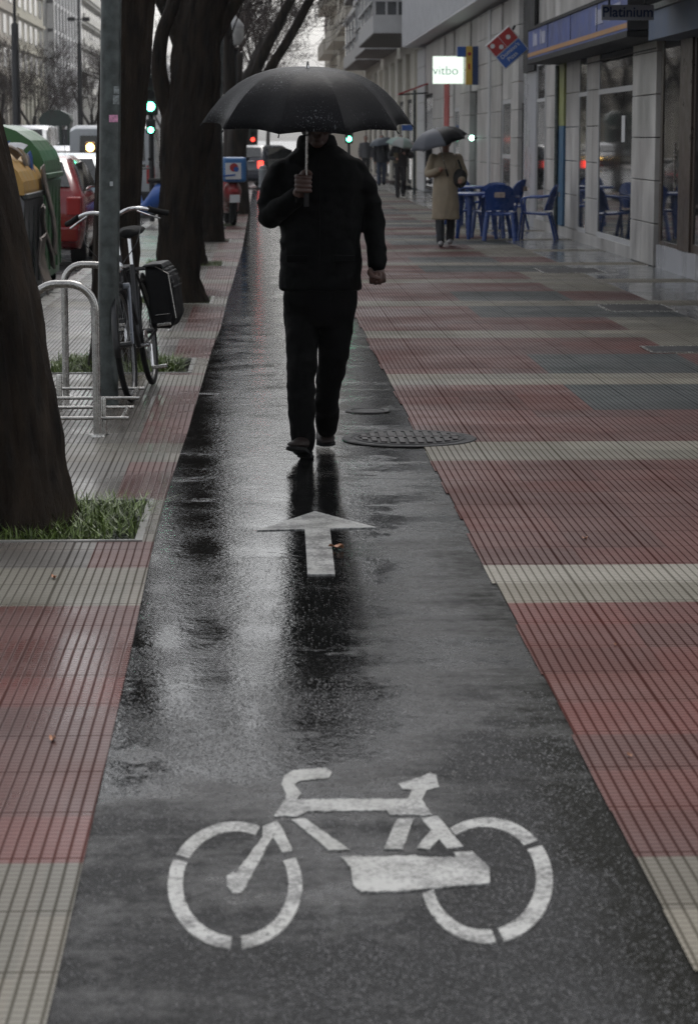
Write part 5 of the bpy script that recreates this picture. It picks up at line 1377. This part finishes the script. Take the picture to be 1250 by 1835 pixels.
# gripping hand: knuckles face the camera, fingers wrap the upright shaft
hp = mp_(546, 331, -.225)
rings = []
for (z, hw, hy) in ((-.048,.026,.022),(-.02,.034,.026),(.015,.036,.027),(.042,.030,.022)):
    rings.append([hp + V((-.012 + hw*math.cos(t), .028 + hy*math.sin(t), z)) for t in [2*math.pi*i/14 for i in range(14)]])
b.loft(rings)
limb(b, [WL, hp + V((-.02,.03,-.045))], [.030,.026])
for k in range(4):
    z = .036 - .0215*k
    pts = [hp + V((-.040,.022,z+.004)), hp + V((-.034,-.016,z+.003)), hp + V((-.004,-.028,z)), hp + V((.024,-.016,z-.002)), hp + V((.026,.006,z-.003))]
    b.tube(smooth_path(pts, 3), smooth_r([.0115,.0115,.0108,.010,.0085], 3), n=10); b.ell(pts[-1], (.009,)*3, nu=8, nv=6)
    b.ell(pts[1], (.0125,)*3, nu=8, nv=6)
tp = [hp + V((-.02,.02,.035)), hp + V((-.006,-.006,.058)), hp + V((.016,-.014,.062)), hp + V((.030,-.010,.052))]
b.tube(smooth_path(tp, 3), smooth_r([.014,.013,.011,.009], 3), n=10); b.ell(tp[-1], (.009,)*3, nu=8, nv=6)
# hanging fist, right of picture
fw = mp_(676, 476, -.03); d = V((-.02,-.25,-1)).normalized()
limb(b, [WR, fw + d*.02], [.030,.028])
rings = []
for (a, hw, hh) in ((0,.028,.022),(.025,.036,.024),(.052,.040,.024),(.070,.036,.020)):
    rings.append([fw + d*a + V((hw*math.cos(t), hh*math.sin(t), 0)) for t in [2*math.pi*i/14 for i in range(14)]])
b.loft(rings)
for k in range(4):
    x = -.030 + .0205*k; e = (.0,.004,.002,-.006)[k]
    pts = [fw + d*.058 + V((x,.010,0)), fw + d*(.080+e) + V((x,-.004,0)), fw + d*(.076+e) + V((x,-.030,0)), fw + d*.048 + V((x,-.036,0)), fw + d*.042 + V((x,-.020,0))]
    b.tube(smooth_path(pts, 3), smooth_r([.0115,.0115,.0108,.010,.009], 3), n=10); b.ell(pts[-1], (.009,)*3, nu=8, nv=6)
tp = [fw + d*.015 + V((-.030,-.010,0)), fw + d*.035 + V((-.040,-.030,0)), fw + d*.052 + V((-.024,-.048,0)), fw + d*.058 + V((-.002,-.052,0))]
b.tube(smooth_path(tp, 3), smooth_r([.014,.013,.0115,.0095], 3), n=10); b.ell(tp[-1], (.0095,)*3, nu=8, nv=6)
bo = b.build('body', M_SKIN, man_); remesh(bo, .0042, 2)
eyes_hair(man_, hc, 1.0, mat('dark_hair', (.02,.017,.015), .6))
# jacket
M_JKT = mat('black_jacket_cloth', (.0010,.0013,.0013), .65, var=.35, vs=9, bump=.3, bs=60, spec=.05)
M_TRS = mat('black_trouser_cloth', (.0010,.0011,.0011), .7, var=.3, vs=8, bump=.3, bs=80, spec=.04)
b = MB()
def ring(pxa, pxb, py, ry, dy=.02, n=22):
    a = mp_(pxa, py, dy); c = mp_(pxb, py, dy); return oval(((a.x+c.x)/2, dy, a.z), (c.x-a.x)/2, ry, n)
b.loft([ring(500,645,519,.150), ring(501,647,508,.152), ring(502,647,470,.148), ring(502,646,430,.142), ring(501,648,390,.14), ring(497,655,340,.135), ring(495,657,312,.128), ring(508,640,287,.11), ring(524,618,273,.09), ring(533,604,262,.08)])
def P2(px, py, dy): return mp_(px, py, dy)
limb(b, [P2(507,306,.02), P2(488,345,.01), P2(484,384,-.02)], [.060,.062,.060], n=18)
limb(b, [P2(484,386,-.02), P2(505,372,-.11), P2(531,352,-.185)], [.061,.050,.042], n=18)
limb(b, [P2(635,304,.02), P2(655,345,.03), P2(666,390,.05), P2(672,430,.02), P2(676,474,-.025)], [.058,.060,.056,.050,.043], n=18)
jk = b.build('jacket', M_JKT, man_); remesh(jk, .009, 2, lambda p: fold_disp(.010, 7, (1,1,1.5), 2)(p) + .003*noise.noise(p*30))
# collar
b = MB(); b.loft([ring(530,606,268,.085), ring(531,604,255,.078), ring(536,599,242,.070)]); cl = b.build('collar', M_JKT, man_); remesh(cl, .008, 2, fold_disp(.003, 14))
b = MB(); pz = [mp_(571, y_, 0) for y_ in (500, 460, 400, 340, 285)]
b.tube([V((p.x, -.155 + (.0,.006,.012,.02,.045)[i], p.z)) for i, p in enumerate(pz)], .004, n=5); b.build('zip_placket', M_JKT, man_)
for (xa, xb, yy_) in ((512,550,455),(596,634,455)):
    a = mp_(xa, yy_, 0); c = mp_(xb, yy_, 0)
    b = MB(); b.rbox(a.x, c.x, -.148, -.128, a.z-.035, a.z, .006); b.build('pocket_flap', M_JKT, man_)
# trousers
b = MB()
b.loft([ring(509,638,505,.125), ring(508,639,530,.128), ring(509,636,560,.122), ring(511,630,585,.11)])
limb(b, [P2(541,560,.02), P2(541,640,-.10), P2(540,700,-.16), P2(541,755,-.20), P2(542,795,-.225)], [.084,.073,.066,.062,.060], n=18)
limb(b, [P2(603,560,.02), P2(597,640,.0), P2(587,700,.06), P2(586,735,.13), P2(585,765,.20)], [.090,.070,.058,.056,.052], n=18)
tr = b.build('trousers', M_TRS, man_); remesh(tr, .009, 2, fold_disp(.011, 7, (1,1,1.3), 5))
M_SHOE = mat('brown_black_leather', (.010,.006,.005), .5, var=.3, vs=10, spec=.15)
def shoe(heel, yaw, pitch, L=.28, nm='shoe'):
    # local: heel at origin, toe towards -Y
    Mx = Matrix.Translation(heel) @ Matrix.Rotation(yaw, 4, 'Z') @ Matrix.Rotation(pitch, 4, 'X')
    b = MB(); rings = []
    for (t, hw, z1) in ((0,.028,.06),(.06,.036,.095),(.22,.037,.10),(.42,.038,.085),(.62,.046,.060),(.80,.048,.048),(.93,.036,.040),(1.0,.016,.028)):
        rings.append([Mx @ V((hw*math.cos(a), .03 - t*L, .012 + (z1-.012)/2 + (z1-.012)/2*math.sin(a)*(1 if math.sin(a) > 0 else 1))) for a in [2*math.pi*i/16 for i in range(16)]])
    b.loft(rings); s = b.build(nm, M_SHOE, man_, smooth=180)
    b = MB(); pts = []
    for (y_, hw) in ((.035,.022),(.0,.036),(-.10,.035),(-.17,.046),(-.21,.048),(-.24,.034),(-.252,.012)): pts.append((hw, y_))
    poly = pts + [(-x, y_) for x, y_ in pts[::-1]]
    b.prism(poly, 0, .014, 'z', M=Mx); b.prism([(.034,.03),(.034,-.04),(-.034,-.04),(-.034,.03)], -.016, 0, 'z', M=Mx); b.build('sole', M_RUBBER, s)
ha = V((fl_.x - mo.x + .015, dL + .07, .018)); shoe(ha, R(-15), R(-13))
hb_ = V((aR.x - .02, fr_.y - YM + .14, .035)); shoe(hb_, R(3), R(5))

# --- generic pedestrian
def person(px, py, label, hgt, coat, legs, skin=M_SKIN2, hem=.5, coatw=.22, stride=.12, armL=None, armR=None, bag=None, hair=None, shoes=None, fl=0):
    q = G(px, py); s = hgt / 1.72
    p = empty('person', q, label=label, cat='person')
    b = MB(); hc = V((0,-.01,1.60))
    head(b, hc); limb(b, [hc + V((0,.02,-.06)), V((0,.02,1.38))], [.055,.06])
    b.loft([oval((0,.01,1.42),.09,.06), oval((0,.01,1.36),.17,.09), oval((0,.01,1.15),.15,.10), oval((0,.01,.95),.15,.10)])
    armL = armL or [(-.19,.01,1.36),(-.25,.03,1.08),(-.23,-.06,.84)]; armR = armR or [(.19,.01,1.36),(.25,.03,1.08),(.23,-.06,.84)]
    for ar in (armL, armR):
        limb(b, ar, [.05,.042,.028]); w_ = V(ar[-1]); d = (w_ - V(ar[-2])).normalized()
        b.ell(w_ + d*.045, (.034,.026,.045))
        for k in range(4): f0 = w_ + d*.07 + V((-.024+.016*k,-.008,0)); b.tube([f0, f0 + d*.035 + V((0,-.012,0)), f0 + d*.03 + V((0,-.035,.0))], .0085, n=6)
        b.tube([w_ + d*.02 + V((.02,-.02,0)), w_ + d*.06 + V((.02,-.045,0))], .010, n=6)
    lg = [[(-.085,.01,.92),(-.09,-.03,.50),(-.085,-stride,.09)],[(.085,.01,.92),(.09,.02,.50),(.085,stride,.12)]]
    for l_ in lg: limb(b, l_, [.085,.058,.04])
    bo = b.build('body', skin, p); remesh(bo, .012, 1)
    eyes_hair(p, hc, 1.0, hair or mat('brown_hair', (.03,.02,.015), .6))
    b = MB(); z0 = hem
    rg = [oval((0,0,z0),coatw*.98+.01,.17)]
    if z0 < .8: rg.append(oval((0,0,.8),coatw*.92,.165))
    rg += [oval((0,.01,1.05),.185,.135), oval((0,.01,1.25),.20,.125), oval((0,.01,1.38),.185,.10), oval((0,.01,1.45),.10,.075)]
    b.loft(rg)
    for ar in (armL, armR): limb(b, [ar[0], ar[1], tuple(V(ar[2]) * .97 + V(ar[1]) * .03)], [.072,.062,.05])
    ct = b.build('coat', coat, p); remesh(ct, .014, 2, fold_disp(.012, 6, (1.4,1,.5), px))
    b = MB()
    for l_ in lg: limb(b, [l_[0], l_[1], l_[2]], [.09,.072,.065])
    ts = b.build('trousers', legs, p); remesh(ts, .014, 2, fold_disp(.008, 7))
    for l_ in lg:
        a = V(l_[2]); b = MB(); b.ell((a.x, a.y-.05, .045 + max(0, a.z-.1)), (.045,.13,.045)); b.build('shoe', shoes or M_RUBBER, p, smooth=180)
    if bag: bag(p)
    p.scale = (s, s, s); p.rotation_euler = (0,0,fl)
    return p, q
M_TRENCH = mat('beige_trench_cloth', (.30,.245,.17), .7, var=.18, vs=5, bump=.3, bs=14)
def tbag(p):
    b = MB(); b.ell((.22,-.10,1.05),(.11,.07,.15)); b.tube([V((.16,-.02,1.42)), V((.24,-.09,1.2))], .015, n=6); b.build('shoulder_bag', M_DARK, p, smooth=180)
pp_, q = person(797, 441, 'person in a long beige trench coat with a dark bag, walking beside the blue chairs', 1.60, M_TRENCH, mat('dark_trousers', (.008,.009,.013), .7), hem=.42, coatw=.215, stride=.16,
   armL=[(-.19,.01,1.36),(-.27,.0,1.12),(-.12,-.22,1.18)], armR=[(.19,.01,1.36),(.28,.0,1.10),(.22,-.2,1.02)], bag=tbag, shoes=mat('pale_shoe', (.25,.24,.24), .4), hair=M_DARK)
b = MB(); b.rbox(-.19,.19,-.16,.10,.97,1.01,.01); b.rbox(-.20,-.19,-.01,.0,1,1.01,.001); 
b.build('belt', M_TRENCH, pp_) if False else None
up = P(779, 231, q.y - .25); M_UG = umb_mat('silver_grey_umbrella_fabric', (.09,.095,.11), .3)
umbrella(up, .44, .21, 8, R(10), (R(8), R(-16)), [M_UMB, M_UG, M_UG, M_UG, M_UG, M_UG, M_UMB, M_UMB], 'black and silver grey panelled umbrella over the person in beige', shaft=.62, group=None)
M_BLKC = mat('black_coat', (.010,.010,.011), .7, var=.2)
def pbag(p):
    b = MB(); b.rbox(-.20,-.08,-.20,-.12,.95,1.25,.02); b.build('handbag', mat('olive_brown_bag', (.09,.075,.035), .5), p)
p2, q = person(717, 354, 'slim person in black with an olive brown bag, under a pale green umbrella', 1.62, M_BLKC, M_BLKC, hem=.86, coatw=.185, stride=.08,
   armL=[(-.19,.01,1.36),(-.29,.03,1.12),(-.14,-.2,1.08)], armR=[(.19,.01,1.36),(.32,.0,1.14),(.12,-.2,1.22)], bag=pbag)
up = P(722, 247, q.y - .2); umbrella(up, .44, .2, 8, R(0), (R(10), R(10)), [umb_mat('pale_green_umbrella_fabric', (.22,.30,.27), .2), umb_mat('clear_grey_umbrella_fabric', (.34,.36,.35), .2)], 'pale green and clear umbrella over the slim person in black', shaft=.6, group=None)
p3, q = person(683, 333, 'farthest person in a dark coat and blue jeans under a dull grey umbrella', 1.66, mat('charcoal_coat', (.022,.022,.026), .7), mat('blue_jeans', (.04,.055,.09), .7), hem=.80, coatw=.2, stride=.1)
up = P(683, 247, q.y - .2); umbrella(up, .46, .2, 8, R(20), (R(8), R(-10)), umb_mat('dull_grey_umbrella_fabric', (.10,.115,.13), .2), 'dull grey umbrella over the farthest pedestrian', shaft=.6, group=None)
p4, q = person(655, 318, 'faint distant pedestrian in grey beside the man in black', 1.66, mat('grey_coat', (.08,.08,.085), .7), M_BLKC, hem=.80, coatw=.2, stride=.1)
for o in list(col.objects):
    if o.type == 'MESH' and o.name.startswith('tmp'): bpy.data.objects.remove(o)

# ------------------------------------------------------------------ rain haze
hm = bpy.data.materials.new('rain_haze'); hm.use_nodes = True; nt = hm.node_tree; nt.nodes.clear()
pv = nt.nodes.new('ShaderNodeVolumePrincipled'); pv.inputs['Color'].default_value = (.93, .95, .98, 1); pv.inputs['Density'].default_value = .0003
mo_ = nt.nodes.new('ShaderNodeOutputMaterial'); nt.links.new(pv.outputs[0], mo_.inputs['Volume'])
b = MB(); b.box(-640, 640, -40, 1540, -2.2, 46)
tag(b.build('haze', hm), 'thin grey rain haze filling the avenue', 'haze', kind='stuff')
